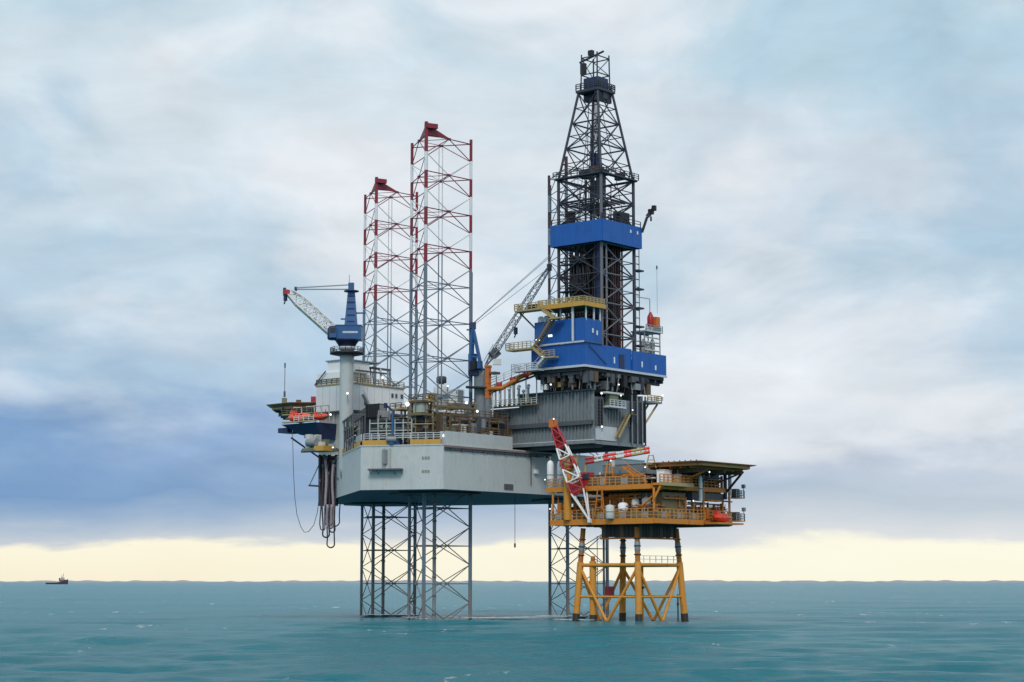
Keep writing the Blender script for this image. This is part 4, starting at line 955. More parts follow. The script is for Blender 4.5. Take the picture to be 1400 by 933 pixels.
def build_orange():
    D = 358.5; t = thing('mud_gas_tower', 'bright orange upright housing beside the deck crane column', 'tower', atY(666, 585, D))
    pbox('housing', t, 'orange', 663, 671.5, 503, 545, D, .8); pbox('cap', t, 'rust_orange', 662, 672.5, 500, 503, D, .8); pbox('lower_column', t, 'cantilever_grey', 663.5, 671, 545.3, 590, D, .8); pbox('shelf', t, 'brown', 668, 684, 509, 512, D - .4); pbox('pipe_stub', t, 'off_white', 672.5, 674.5, 538, 570, D, .9)
    for py in (515, 524, 534): pbox('cleat', t, 'rust_orange', 662.7, 671.9, py, py + 1.2, D, .8)
    p, q = atY(668, 532, 358), W(14.5, -8.2, 47.4)
    g = thing('flow_line', 'rusty orange flow pipe running from the orange housing to the drill floor', 'pipe', p)
    tubemesh('pipe_run', g, 'rust_orange', [p, p + Vector((2.5, -.3, .1)), p.lerp(q, .6), q], .42, 8); tubemesh('pipe_run', g, 'brown', [p - Vector((0, 0, .9)), p.lerp(q, .5) - Vector((0, 0, .8)), q - Vector((0, 0, .8))], .2, 6)
    for u in (.2, .45, .7, .9):
        c_ = p.lerp(q, u); beam('pipe_support', g, 'off_white', Vector((c_.x, c_.y, 41)), c_, .12); lathe('flange', g, 'boom_red', c_ - Vector((0, 0, .5)), [(.5, 0), (.55, .1), (.55, .9), (.5, 1)], 10)
    bar('walkway', g, 'steel', p + Vector((0, 1.5, .6)), q + Vector((0, 1.5, .6)), .9, .15); railing(g, [p + Vector((0, 1.2, .7)), q + Vector((0, 1.2, .7))], 'off_white', 1.4, 1.5, r=.06)
build_orange()
# white drill pipe and risers stacked on the cantilever, each one its own
ORD = ['first', 'second', 'third', 'fourth', 'fifth', 'sixth', 'seventh', 'eighth', 'ninth', 'tenth', 'eleventh', 'twelfth', 'thirteenth']
for i in range(13):
    s = 2.2 + i * .78; h = 3.0 + (i * 37 % 10) * .16 - .05 * i
    p = W(s, -8.8 + (i % 3) * .55, 40.75); t = thing('riser_joint', '%s white riser joint from the left in the row on the cantilever edge' % ORD[i], 'riser pipe', p, 'white riser joints on the cantilever')
    beam('tube', t, 'off_white', p, p + Vector((0, 0, h)), .19, 8); lathe('flange', t, 'white', p + Vector((0, 0, h)), [(.34, 0), (.34, .3), (.15, .5)], 10); lathe('foot', t, 'dark_steel', p, [(.3, 0), (.3, .25), (.2, .3)], 10)

# ------------------------------------------------------------------ deck machinery round the near leg
def jack_house(c_, ang_deg, label, h=11.0, m='brown'):
    p = c_ + Vector((LEG_R * math.cos(math.radians(ang_deg)), LEG_R * math.sin(math.radians(ang_deg)), 0)); a = math.radians(ang_deg)
    out = Vector((math.cos(a), math.sin(a), 0)); p = p + out * 2.0; t = thing('jacking_tower', label, 'jacking tower', (p.x, p.y, ZD), 'jacking towers round the legs')
    for sx in (-1, 1):
        for sy in (-1, 1): o = Matrix.Rotation(a, 3, 'Z') @ Vector((sx * 1.1, sy * 1.5, 0)); beam('post', t, m, Vector((p.x, p.y, ZD)) + o, Vector((p.x, p.y, ZD + h)) + o, .2)
    for i, f in enumerate((.16, .42, .68)):
        box('gear_unit', t, 'dark_steel' if i != 1 else m, (p.x, p.y, ZD + h * f), (1.7, 2.4, h * .16), a); box('deck_plate', t, 'tan_dark', (p.x, p.y, ZD + h * (f + .13)), (3.0, 3.8, .16), a)
        for sy in (-1, 1): o = Matrix.Rotation(a, 3, 'Z') @ Vector((1.0, sy * .8, 0)); beam('motor', t, 'steel', Vector((p.x, p.y, ZD + h * f)) + o, Vector((p.x, p.y, ZD + h * f)) + o * 1.8, .35, 8)
    box('cap', t, 'tan', (p.x, p.y, ZD + h + .15), (3.4, 4.2, .3), a)
    r_ = Matrix.Rotation(a, 3, 'Z'); b = Vector((p.x, p.y, ZD + h + .3))
    railing(t, [b + r_ @ Vector((-1.6, -2, 0)), b + r_ @ Vector((1.6, -2, 0)), b + r_ @ Vector((1.6, 2, 0)), b + r_ @ Vector((-1.6, 2, 0))], 'brown', 1.0, 1.4, r=.05, rails=2)
    return t
jack_house(LEGS['B'], -104, 'brown jacking tower in front of the near leg, lower left of its foot', 8.2)
jack_house(LEGS['B'], 16, 'brown jacking tower at the right side of the near leg', 8.6); jack_house(LEGS['B'], 136, 'brown jacking tower behind the left of the near leg', 8.0, 'dark_steel')
jack_house(LEGS['A'], -104, 'jacking tower at the foot of the far left leg beside the white quarters', 9.0, 'dark_steel'); jack_house(LEGS['A'], 16, 'jacking tower to the right of the far left leg', 9.0, 'dark_steel')

def build_rack():
    t = thing('pipe_rack', 'three tier pale framed pipe rack along the left deck edge', 'pipe rack', W(-5, -33, ZD))
    a, b = W(-4.6, -35.2, 0), W(3.0, -32.0, 0); n = 5
    dv = (b - a).normalized(); nr = Vector((-dv.y, dv.x, 0))
    for dep in (0, 3.2):
        for i in range(n + 1):
            p = a.lerp(b, i / n) + nr * dep; beam('post', t, 'pale_green' if dep == 0 else 'dark_steel', p + Vector((0, 0, ZD)), p + Vector((0, 0, ZD + 4.9)), .12)
        for z in (1.5, 2.8, 4.2): bar('shelf_beam', t, 'pale_green' if dep == 0 else 'dark_steel', a + nr * dep + Vector((0, 0, ZD + z)), b + nr * dep + Vector((0, 0, ZD + z)), .16, .2)
    rng = random.Random(6)
    for z in (1.62, 2.92, 4.32):
        for k2 in range(4): o = nr * (.5 + k2 * .7); beam('pipe', t, rng.choice(['dark_steel', 'brown', 'black', 'steel']), a + o + Vector((0, 0, ZD + z + .25)), b + o + Vector((0, 0, ZD + z + .25)), .24, 7)
build_rack()
p = W(.4, -34.6, ZD + .02); g = thing('deck_winch', 'dark blue boxy winch unit standing at the deck edge above the ledge', 'winch', p)
box('frame', g, 'crane_blue', p + Vector((0, 0, .3)), (2.2, 2.0, .5)); box('housing', g, 'dark_steel', p + Vector((0, 0, 1.2)), (1.9, 1.6, 1.3)); beam('drum', g, 'steel', p + Vector((-.9, -1.0, 1.0)), p + Vector((.9, -1.0, 1.0)), .5, 10); beam('post', g, 'crane_blue', p + Vector((.2, -.6, .5)), p + Vector((.2, -.6, 6.3)), .22); beam('jib', g, 'navy', p + Vector((.2, -.6, 6.2)), p + Vector((-1.1, -.8, 7.4)), .2); box('jib_head', g, 'navy', p + Vector((-1.1, -.8, 7.2)), (.5, .5, .9))
# control cabin with grey screen on the near jacking tower
D = 350.0; g = thing('control_cabin', 'small pale grey control cabin on a brown scaffold before the near leg', 'cabin', atY(575, 605, D))
pbox('cabin', g, 'pale_green', 565, 586, 551.5, 564.5, D, .8); pbox('roof', g, 'brown', 560, 590, 548, 551, D, .8); pbox('deck', g, 'tan_dark', 556, 593, 566, 569, D, .9); pbox('lower_room', g, 'dark_steel', 566, 588, 571, 590, D + 1.5, .9)
for px in (558, 568, 582, 592): beam('post', g, 'tan_dark', atY(px, 607, D - .5 - abs(px - 575) * .05), atY(px, 551, D - .5 - abs(px - 575) * .05), .14)
for py in (580, 592): bar('rail', g, 'tan', atY(556, py, D - 1.2), atY(594, py - .6, D - 1.2), .12, .16)
for i, (x0, x1, y0, y1, dd, m, lb, r_) in enumerate((
    (597, 610, 566, 606, 352, 'brown', 'tall brown cargo basket right of the grey control cabin', 1.0), (612, 624, 562, 577, 358, 'off_white', 'off-white equipment container above the stern bulwark', .9),
    (628, 646, 566, 590, 356, 'dark_steel', 'dark steel container on the stern deck under the crane', .7), (648, 664, 572, 592, 355, 'dark_steel', 'low dark container next to the crane pedestal foot', .8),
    (668, 688, 575, 600, 362, 'olive', 'olive container by the cantilever root', .7), (540, 553, 574, 604, 358, 'navy', 'dark navy container between pipe rack and control cabin', .9),
    (585, 598, 538, 549, 362, 'toe_yellow', 'small ochre container high behind the control cabin', 1.0), (606, 640, 553, 560, 372, 'tan_dark', 'long low tan container on the platform behind the near leg', .5),
    (500, 528, 553, 571, 382, 'black', 'dark container below the white quarters wall', .6), (610, 634, 533, 552, 384, 'white', 'white container far behind the near leg', .7))):
    a, b = fsize(x0, x1, dd, r_); lo = atY((x0 + x1) / 2, y1, dd); hi_ = atY((x0 + x1) / 2, y0, dd); container(lb, m, (lo.x, lo.y, lo.z), (a, b, hi_.z - lo.z))
D = 372.0; lo = atY(603, 560, D); tank('white tank with a dark cap seen through the near leg', 'white', lo, 1.5, 5.0)
lo = atY(603.5, 526, D); g = thing('vent_cowl', 'dark drum shaped vent cowl above the white tank behind the near leg', 'vent', lo); lathe('drum', g, 'dark_steel', lo, [(.5, -1), (.5, .2), (1.0, .3), (1.0, 1.4), (.8, 1.6)], 14); lathe('collar', g, 'off_white', lo, [(.55, -.5), (.7, -.4), (.7, -.1), (.55, 0)], 12)
# long deck-level service gantries (pipes, trays) that close the view between the machines
def gantry(label, a, b, z0, z1, m, n, fill):
    t = thing('service_gantry', label, 'gantry', (a + b) / 2 + Vector((0, 0, z0))); dv = (b - a).normalized(); nr = Vector((-dv.y, dv.x, 0)); rng = random.Random(len(label))
    for i in range(n + 1):
        p = a.lerp(b, i / n)
        for o in (0, 2.2): beam('post', t, m, p + nr * o + Vector((0, 0, z0)), p + nr * o + Vector((0, 0, z1)), .13)
        bar('cross_beam', t, m, p + Vector((0, 0, z1)), p + nr * 2.2 + Vector((0, 0, z1)), .2, .25)
    for o in (0, 2.2): bar('top_beam', t, m, a + nr * o + Vector((0, 0, z1 + .1)), b + nr * o + Vector((0, 0, z1 + .1)), .2, .3)
    for k2 in range(fill):
        z = z0 + .6 + (z1 - z0 - 1) * rng.random(); o = nr * rng.uniform(.3, 2.0); u0, u1 = sorted((rng.random() * .5, .5 + rng.random() * .5))
        beam('pipe', t, rng.choice(['steel', 'brown', 'dark_steel', 'off_white', 'black', 'rust_orange']), a.lerp(b, u0) + o + Vector((0, 0, z)), a.lerp(b, u1) + o + Vector((0, 0, z)), rng.uniform(.1, .28), 7)
    for k2 in range(n):
        p = a.lerp(b, (k2 + rng.uniform(.3, .7)) / n) + nr * 1.1; h = rng.uniform(.8, z1 - z0 - .6); box('valve_skid', t, rng.choice(['dark_steel', 'brown', 'black', 'olive', 'steel', 'off_white']), p + Vector((0, 0, z0 + h / 2)), (rng.uniform(.9, 2), rng.uniform(.8, 1.6), h))
    railing(t, [a + Vector((0, 0, z1 + .25)), b + Vector((0, 0, z1 + .25))], m, 1.0, 1.6, r=.05, rails=2)
gantry('dark pipe gantry running along the port quarter behind the pipe rack', W(-8, -33, 0), W(-26, -18.5, 0), ZD, ZD + 6.2, 'dark_steel', 6, 14)
gantry('brown pipe gantry along the stern deck edge above the bulwark', W(8.4, -27.5, 0), W(8.4, -11, 0), ZD + 2.4, ZD + 5.6, 'brown', 6, 16)
gantry('tan roofed gantry behind the control cabin running to the crane', W(3.2, -28, 0), W(4.8, -16.5, 0), ZD, ZD + 7.6, 'tan_dark', 5, 14)
gantry('grey service gantry in the middle of the deck below the quarters', W(-14, -20, 0), W(-26, -8, 0), ZD, ZD + 8.0, 'steel', 6, 16)
gantry('dark gantry on the deck between the crane and the cantilever', W(-2, -14, 0), W(7, -9.5, 0), ZD, ZD + 6.5, 'dark_steel', 4, 12)
# heavy equipment at the right end of the drill floor
p = W(25.0, 12.0, 51.0); g = thing('mud_manifold', 'pale pipe manifold frame with white vessels on the right end of the drill floor', 'manifold', W(25, 11, ZF))
for s in (23.6, 26.4):
    for q in (8.6, 11.2, 13.7): beam('post', g, 'steel', W(s, q, ZF), W(s, q, 55.3), .12)
    for z in (52.8, 55.2): bar('beam', g, 'derrick_light', W(s, 8.6, z), W(s, 13.7, z), .2, .25)
for s, q, h in ((25.6, 9.4, 3.0), (25.6, 10.8, 2.4), (25.6, 12.3, 3.2), (24.2, 13.2, 2.6)): lathe('vessel', g, 'off_white', W(s, q, 51.0), [(.3, 0), (.5, .3), (.5, h * .8), (.2, h)], 10)
for z in (51.8, 53.4, 54.3): beam('pipe', g, 'off_white', W(26.3, 8.7, z), W(26.3, 13.6, z), .16)
rbox('platform', g, 'trim_pale', 23.2, 27.0, 8.4, 14.0, 55.32, 55.55); railing(g, [W(26.9, 8.5, 55.55), W(26.9, 13.9, 55.55)], 'steel', 1.1, 1.2)
p = W(25.6, 12.6, 55.56); g = thing('hydraulic_unit', 'dark red and orange hydraulic unit on top of the manifold frame at the right', 'hydraulic unit', p)
lathe('vessel', g, 'boom_red', p + Vector((-.5, 0, 1.0)), [(.5, 0), (.65, .3), (.65, 2.0), (.2, 3.0)], 12); box('body', g, 'orange', p + Vector((.6, .2, 1.7)), (1.0, 1.3, 2.6)); box('base', g, 'off_white', p + Vector((0, 0, .5)), (2.4, 2.0, .9)); beam('pipe', g, 'steel', p + Vector((-.6, 0, 3.8)), p + Vector((-.6, 0, 6.6)), .08); beam('pipe', g, 'steel', p + Vector((-.6, 0, 6.6)), p + Vector((-3.2, -1.4, 6.8)), .08)
a = dcorner(1, 75.0, 6.3); g = thing('tugger_boom', 'small dark knuckle boom sticking out right of the blue derrick band', 'boom', a)
b = a + Vector((1.0, -.6, 2.2)); c_ = b + Vector((1.3, -.4, 1.6)); bar('lower_arm', g, 'derrick_steel', a - Vector((0, 0, .8)), b, .35, .4); bar('upper_arm', g, 'derrick_steel', b, c_, .5, .7); box('winch', g, 'black', b.lerp(c_, .4) + Vector((.2, 0, .3)), (.9, .8, 1.0)); box('sheave', g, 'black', c_, (.7, .7, 1.0)); beam('line', g, 'black', c_ - Vector((.6, 0, .3)), c_ - Vector((.6, 0, 2.0)), .05); box('hook', g, 'black', c_ - Vector((.6, 0, 2.1)), (.25, .25, .9))
a = atY(898, 366, 362); g = thing('guy_line', 'thin line with a small weight hanging right of the derrick', 'cable', a); beam('line', g, 'steel', a, a - Vector((0, 0, 9)), .035); box('weight', g, 'dark_steel', a, (.2, .2, .7))

FL = [((557, 553, 348), 'bright warm floodlight on the brown scaffold before the near leg', True, .75), ((475, 538, 371), 'white floodlight on the grey crane column', False, .42), ((452, 567, 378), 'white floodlight above the lifeboat by the column', False, .4),
      ((523, 516.5, 384), 'white floodlight above the quarters roof', False, .36), ((638, 551, 352), 'white floodlight at the right jacking tower top', False, .46), ((652.5, 562.5, 351), 'white floodlight on the crane pedestal', False, .44),
      ((624, 532, 366), 'white floodlight in front of the white container', False, .34), ((612, 528, 370), 'white floodlight beside the dark vent cowl', False, .3), ((606.5, 596, 346), 'white lamp at the near corner of the hull deck', False, .4),
      ((583, 543, 356), 'white floodlight on the ochre container', False, .34), ((823, 583.5, 350), 'white lamp low on the cantilever end wall', False, .34), ((822.5, 538, 348), 'white lamp beside the cantilever end cabin', False, .34),
      ((846, 526, 352), 'white lamp under the drill floor edge', False, .28), ((849, 541, 350), 'white lamp right of the cantilever end cabin', False, .28), ((753, 526, 352), 'white lamp among the risers under the drill floor', False, .32),
      ((906, 541, 356), 'white lamp at the tip of the bracket walkway', False, .32), ((757, 573, 340), 'small white lamp above the red and white crane boom tip', False, .26), ((865, 561, 352), 'small white lamp on the cantilever service bay', False, .24), ((455, 612, 376), 'white lamp on the mooring winch heap', False, .3)]
for (px, py, yy), lb, warm, r_ in FL: floodlight(atY(px, py, yy), lb, warm, r_)
# ------------------------------------------------------------------ production platform in front of the rig
def Q(a, b, z): return W(35.7 + a, -9.2 + b, z)
def qbox(name, parent, m, a0, a1, b0, b1, z0, z1): return rbox(name, parent, m, 35.7 + a0, 35.7 + a1, -9.2 + b0, -9.2 + b1, z0, z1)
def build_jacket():
    t = thing('jacket', 'yellow four legged steel jacket standing in the sea under the platform', 'jacket', Q(0, 0, 0))
    zt, z1, z2, zb = 16.8, 10.2, 4.6, -4.0
    def hw(z): return 7.0 + (6.1 - 7.0) * (z / 15.0)
    def P(i, z): sg = ((1, -1), (1, 1), (-1, 1), (-1, -1))[i]; h = hw(z); return Q(sg[0] * h, sg[1] * h, z)
    for i in range(4):
        lg = beam('leg', t, 'jacket_yellow', P(i, 1.6), P(i, z1 + .5), .60, 14)
        beam('leg_foot', lg, 'splash_black', P(i, zb), P(i, 1.6), .66, 14); up = beam('upper_leg', t, 'rust_orange', P(i, z1 + .5), P(i, zt), .46, 14)
        beam('sleeve', up, 'steel', P(i, 12.6), P(i, 14.2), .52, 14)
        for z in (11.9, 13.4, 14.7): beam('collar', up, 'dark_steel', P(i, z), P(i, z + .22), .62, 14)
        j = (i + 1) % 4
        beam('horizontal_brace', t, 'jacket_yellow', P(i, z1), P(j, z1), .33, 10); beam('horizontal_brace', t, 'jacket_yellow', P(i, z2), P(j, z2), .22, 10)
        bt = lambda u: P(i, -2.0).lerp(P(j, -2.0), u)
        for p, q in ((P(i, z1 - .4), bt(.60)), (P(j, z1 - .4), bt(.40))):
            m_ = p.lerp(q, .80); beam('diagonal_brace', t, 'jacket_yellow', p, m_, .28, 10); beam('diagonal_brace_foot', t, 'splash_black', m_, q, .30, 10)
    beam('plan_brace', t, 'jacket_yellow', P(0, z1), P(2, z1), .25, 8); beam('plan_brace', t, 'jacket_yellow', P(1, z1), P(3, z1), .25, 8)
    railing(t, [P(0, z1 + .4), P(1, z1 + .4)], 'off_white', 1.2, 1.8, r=.04, rails=2)
    bx = box('ladder_cage', t, 'boom_red', P(3, 5.6).lerp(P(2, 5.6), .7), (1.2, 1.2, 1.6))
build_jacket()
a = atY(811, 849, 343); a.z = 0; g = thing('conductor_caisson', 'short yellow caisson pipe standing inside the left of the jacket', 'caisson', a)
beam('pipe', g, 'jacket_yellow', a + Vector((0, 0, 1.4)), a + Vector((0, 0, 10.9)), .62, 12); beam('foot', g, 'splash_black', a + Vector((0, 0, -3)), a + Vector((0, 0, 1.4)), .68, 12); beam('cap', g, 'rust_orange', a + Vector((0, 0, 10.9)), a + Vector((0, 0, 11.8)), .4, 10)
for px, yy, r_, m, lb, zt in ((826, 344, .20, 'dark_steel', 'thin dark riser pipe hanging down inside the jacket', 17.0), (817, 352, .07, 'steel', 'very thin cable beside the dark riser in the jacket', 15.6), (878, 350, .3, 'jacket_yellow', 'slim yellow riser pipe beside the near jacket leg', 10), (927, 352, .14, 'dark_steel', 'thin dark pipe by the right jacket leg', 5.0)):
    a = atY(px, 840, yy); a.z = 0; g = thing('riser', lb, 'riser', a); beam('pipe', g, m, a + Vector((0, 0, -3)), a + Vector((0, 0, zt)), r_, 8); beam('clamp', g, 'dark_steel', a + Vector((0, 0, zt * .6)), a + Vector((0, 0, zt * .6 + .4)), r_ * 1.7, 8)

ZL, ZU, ZH = 18.25, 24.2, 28.1
def build_lower():
    t = thing('lower_deck', 'lower orange platform deck with grey fence and yellow edge beams', 'platform deck', Q(0, 3, 16))
    qbox('deck_plate', t, 'dark_steel', -11.4, 11.4, -8.5, 15.8, ZL - .35, ZL)
    qbox('edge_beam', t, 'deck_yellow', -11.5, 11.55, -8.75, -8.51, ZL - .95, ZL + .05); qbox('edge_beam', t, 'deck_yellow', 11.41, 11.7, -8.5, 6.4, ZL - .9, ZL + .0); qbox('edge_beam', t, 'rust_orange', 11.41, 11.62, 6.41, 15.8, ZL - .8, ZL - .05)
    qbox('edge_beam', t, 'deck_yellow', -11.5, 11.5, 15.81, 16.0, ZL - .9, ZL + .05)
    for b in np.arange(-7.5, 15.6, 2.3): qbox('joist', t, 'brown', -11.2, 11.2, b - .12, b + .12, ZL - 1.0, ZL - .36)
    # dark cellar box between the legs with its planks
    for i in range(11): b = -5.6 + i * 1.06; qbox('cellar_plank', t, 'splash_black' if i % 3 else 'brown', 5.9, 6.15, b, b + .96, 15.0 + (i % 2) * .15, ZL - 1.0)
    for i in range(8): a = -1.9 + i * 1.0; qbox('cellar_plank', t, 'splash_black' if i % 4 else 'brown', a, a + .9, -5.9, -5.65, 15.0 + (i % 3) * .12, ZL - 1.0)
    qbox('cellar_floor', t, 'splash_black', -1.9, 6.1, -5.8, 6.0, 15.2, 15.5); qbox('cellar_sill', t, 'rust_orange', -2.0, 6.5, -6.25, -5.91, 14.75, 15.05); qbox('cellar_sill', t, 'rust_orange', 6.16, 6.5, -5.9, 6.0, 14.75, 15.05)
    for i in range(19):                                 # grey infill panels of the guard fence, near-left and near-right side
        a = -11.2 + i * 1.2
        if a > -2.5 or a < -7: qbox('fence_panel', t, ('tan_dark', 'steel', 'brown', 'tan_dark')[i % 4], a + .06, a + 1.12, -8.62, -8.56, ZL + .15, ZL + 1.15)
    for i in range(13): b = -8.4 + i * 1.15; qbox('fence_panel', t, ('brown', 'tan_dark', 'steel', 'rust_orange')[i % 4], 11.5, 11.56, b + .05, b + 1.08, ZL + .12, ZL + 1.15)
    railing(t, [Q(-11.4, -8.6, ZL), Q(11.5, -8.6, ZL), Q(11.5, 15.7, ZL)], 'deck_yellow', 1.7, 1.2, r=.065, pm='tan')
    for p in ((11.3, 7.0), (11.3, -8.2), (11.3, 15.4), (-11.2, -8.2), (0, -8.2), (-6, 6), (4, 6), (4, 14)): beam('deck_post', t, 'deck_yellow', Q(p[0], p[1], ZL), Q(p[0], p[1], ZU - .7), .22, 8)
build_lower()
def build_upper():
    t = thing('upper_deck', 'upper orange platform deck with railings above the lower deck', 'platform deck', Q(0, 3, ZU - .8))
    qbox('deck_plate', t, 'brown', -12.4, 10.6, -8.3, 15.4, ZU - .4, ZU)
    qbox('edge_beam', t, 'deck_yellow', -12.5, 10.7, -8.55, -8.31, ZU - .85, ZU + .02); qbox('edge_beam', t, 'deck_yellow', 10.61, 10.9, -8.3, 15.4, ZU - .8, ZU + .02)
    qbox('extension', t, 'deck_yellow', 10.91, 12.6, -8.0, 2.0, ZU - .25, ZU + .15); qbox('extension_lip', t, 'tan', 12.61, 12.75, -8.0, 2.0, ZU - .3, ZU + .35)
    for b in np.arange(-7, 15, 2.6): qbox('joist', t, 'rust_orange', -11.2, 10.5, b - .12, b + .12, ZU - .95, ZU - .41)
    beam('knee_brace', t, 'deck_yellow', Q(12.4, -6.8, ZU - .3), Q(8.2, -7.4, ZL + 2.2), .18); beam('knee_brace', t, 'deck_yellow', Q(12.5, -7.9, ZU - .4), Q(11.2, -8.4, ZL + 2.8), .2)
    railing(t, [Q(-12.3, -8.4, ZU), Q(9.6, -8.4, ZU)], 'deck_yellow', 1.5, 1.3, r=.065, pm='tan'); railing(t, [Q(12.4, -7.9, ZU + .15), Q(12.4, 1.9, ZU + .15), Q(10.7, 1.9, ZU), Q(10.7, 15.3, ZU)], 'deck_yellow', 1.5, 1.2, r=.065, pm='rust_orange')
    for i in range(9): a = -5.0 + i * 1.55; qbox('fence_panel', t, 'brown' if i % 3 else 'steel', a + .05, a + 1.45, -8.46, -8.40, ZU + .1, ZU + 1.3)
    # raised stair up to the helideck
    a, b = Q(4.2, -7.2, ZU + 3.2), Q(8.8, -7.2, ZU + .3)
    for o in (-.5, .5): bar('stair_stringer', t, 'deck_yellow', a + TT * o, b + TT * o, .12, .4)
    for u in np.linspace(.04, .96, 14): box('stair_tread', t, 'rust_orange', a.lerp(b, u), (.3, 1.0, .08))
    bar('handrail', t, 'deck_yellow', a - TT * .5 + Vector((0, 0, 1.1)), b - TT * .5 + Vector((0, 0, 1.1)), .1, .1)
build_upper()
def build_phelideck():
    t = thing('platform_helideck', 'flat tan edged helicopter deck on the right of the yellow platform', 'helideck', Q(10, 7, ZU))
    a0, a1, b0, b1, c_ = 4.6, 16.6, -1.9, 15.6, 1.6
    poly = [(a0 + c_, b0), (a1 - .3, b0), (a1, b0 + .5), (a1, b1 - c_), (a1 - c_, b1), (a0 + c_, b1), (a0, b1 - c_), (a0, b0 + c_)]
    wp = [Q(a, b, 0) for a, b in poly]; prism('pad', t, 'brown', [(p.x, p.y) for p in wp], ZH - .3, ZH)
    for p, q in zip(wp, wp[1:] + wp[:1]): bar('edge_beam', t, 'heli_tan', p + Vector((0, 0, ZH - .38)), q + Vector((0, 0, ZH - .38)), .35, .42)
    cen = Q((a0 + a1) / 2, (b0 + b1) / 2, 0)
    for p, q in zip(wp, wp[1:] + wp[:1]):
        p2 = p + (p - cen).normalized() * 1.5; q2 = q + (q - cen).normalized() * 1.5
        mesh('safety_net', t, 'heli_tan', [p + Vector((0, 0, ZH - .1)), q + Vector((0, 0, ZH - .1)), q2 + Vector((0, 0, ZH + .15)), p2 + Vector((0, 0, ZH + .15)), p + Vector((0, 0, ZH - .16)), q + Vector((0, 0, ZH - .16)), q2 + Vector((0, 0, ZH + .09)), p2 + Vector((0, 0, ZH + .09))], [(0, 1, 2, 3), (7, 6, 5, 4), (3, 2, 6, 7)])
    for a in np.arange(a0 + 1, a1, 2.2): qbox('joist', t, 'rust_orange', a - .12, a + .12, b0 + .5, b1 - .5, ZH - .95, ZH - .31)
    for b in (1.5, 7, 12.5): qbox('girder', t, 'brown', a0 + .5, a1 - .6, b - .15, b + .15, ZH - 1.6, ZH - .96)
    for a, b in ((10.2, .5), (10.2, 7), (10.2, 14.6), (5.2, 0), (5.2, 14)): beam('column', t, 'dark_steel', Q(a, b, ZU), Q(a, b, ZH - 1.6), .24, 8)
    for b in (1.5, 7.0, 12.5): beam('knee_brace', t, 'deck_yellow' if b < 2 else 'dark_steel', Q(10.3, b, ZU + .8), Q(15.6, b, ZH - 1.4), .18)
    beam('knee_brace', t, 'pipe_maroon', Q(10.4, 15.3, ZU - 1.0), Q(14.4, 15.4, ZH - .9), .22)
    for u in np.linspace(.03, .97, 9): p = wp[7].lerp(wp[0], u) if u < .2 else wp[0].lerp(wp[1], u); beam('perimeter_light', t, 'black', p + Vector((0, 0, ZH)), p + Vector((0, 0, ZH + .4)), .12)
build_phelideck()
# equipment on the upper deck below the helideck
def room(name, label, cat, m, a0, a1, b0, b1, z0, z1, group=None, doors=()):
    t = thing(name, label, cat, Q((a0 + a1) / 2, (b0 + b1) / 2, z0), group); qbox('body', t, m, a0, a1, b0, b1, z0, z1 - .12); qbox('roof', t, m, a0 - .1, a1 + .1, b0 - .1, b1 + .1, z1 - .118, z1)
    for d_ in doors: qbox('door', t, 'dark_steel', a1 + .004, a1 + .05, d_, d_ + .8, z0 + .1, z0 + 1.9)
    n = max(2, int((a1 - a0) / .7))
    for i in range(n + 1): x = a0 + (a1 - a0) * i / n; qbox('rib', t, m, x - .04, x + .04, b0 - .06, b0 - .002, z0 + .05, z1 - .15)
    return t
room('equipment_room', 'bright white equipment room under the left end of the platform helideck', 'cabin', 'white', 8.6, 10.2, -3.4, -1.2, ZU + .02, ZU + 2.7)
room('equipment_room', 'long dark blue-black equipment room under the platform helideck', 'cabin', 'navy', 6.5, 9.4, 1.2, 15.0, ZU + .02, ZU + 2.8, doors=(3, 7, 11))
room('equipment_room', 'brown equipment room in the middle of the upper platform deck', 'cabin', 'brown', -4, 3.5, -3.5, 4, ZU + .02, ZU + 2.4)
room('equipment_room', 'weathered grey housing right behind the striped boom', 'cabin', 'cantilever_grey', -9.2, 0.2, 4.2, 9, ZU + .02, ZU + 4.6)
lo = Q(10.8, -.2, ZU + .2); tank('pale green rounded tank next to the white equipment room', 'pale_green', lo, .85, 1.9)
tank('white topped slim tank behind the helideck rail', 'white', Q(11.8, 5.4, ZU - 2.6), .35, 4.6, 'slim_tank')
for i, (px, x2, lb) in enumerate(((748, 757, 'leftmost white upright tank on the upper platform deck'), (762, 771, 'white upright tank right of the leftmost one, by the boom'))):
    lo = atY((px + x2) / 2, 665, 347); lo.z = ZU; tank(lb, 'white', lo, .62, 5.0)
# lower deck equipment, partly in the shade of the upper deck
room('process_module', 'brown grey process module under the upper deck on the right half', 'module', 'tan_dark', 5.5, 10.4, -4.5, 2.6, ZL + .02, ZU - 1.3)
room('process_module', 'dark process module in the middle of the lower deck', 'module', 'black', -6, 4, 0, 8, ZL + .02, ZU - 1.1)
room('process_module', 'orange process module on the left of the lower deck', 'module', 'rust_orange', -5.4, 3.4, -5.0, -1.0, ZL + .02, ZU - 1.8)
for i, (px, w, h, m, lb) in enumerate(((834, 12, 2.5, 'off_white', 'white rounded cover farthest left on the lower deck rail'), (852, 14, 2.9, 'white', 'white rounded cover in the middle of the lower deck rail'), (869, 11, 3.6, 'off_white', 'tall pale drum on the lower deck'), (884, 13, 3.9, 'white', 'white drum at the right of the lower deck covers'))):
    lo = atY(px, 708, 336.5); tank(lb, m, (lo.x, lo.y, ZL), w * 336 / F / 2, h, 'covered_drum')
room('generator_skid', 'red generator skid at the left of the lower deck behind the boom foot', 'generator', 'boat_red', -2.6, -.2, -8.0, -6.4, ZL + .02, ZL + .9)
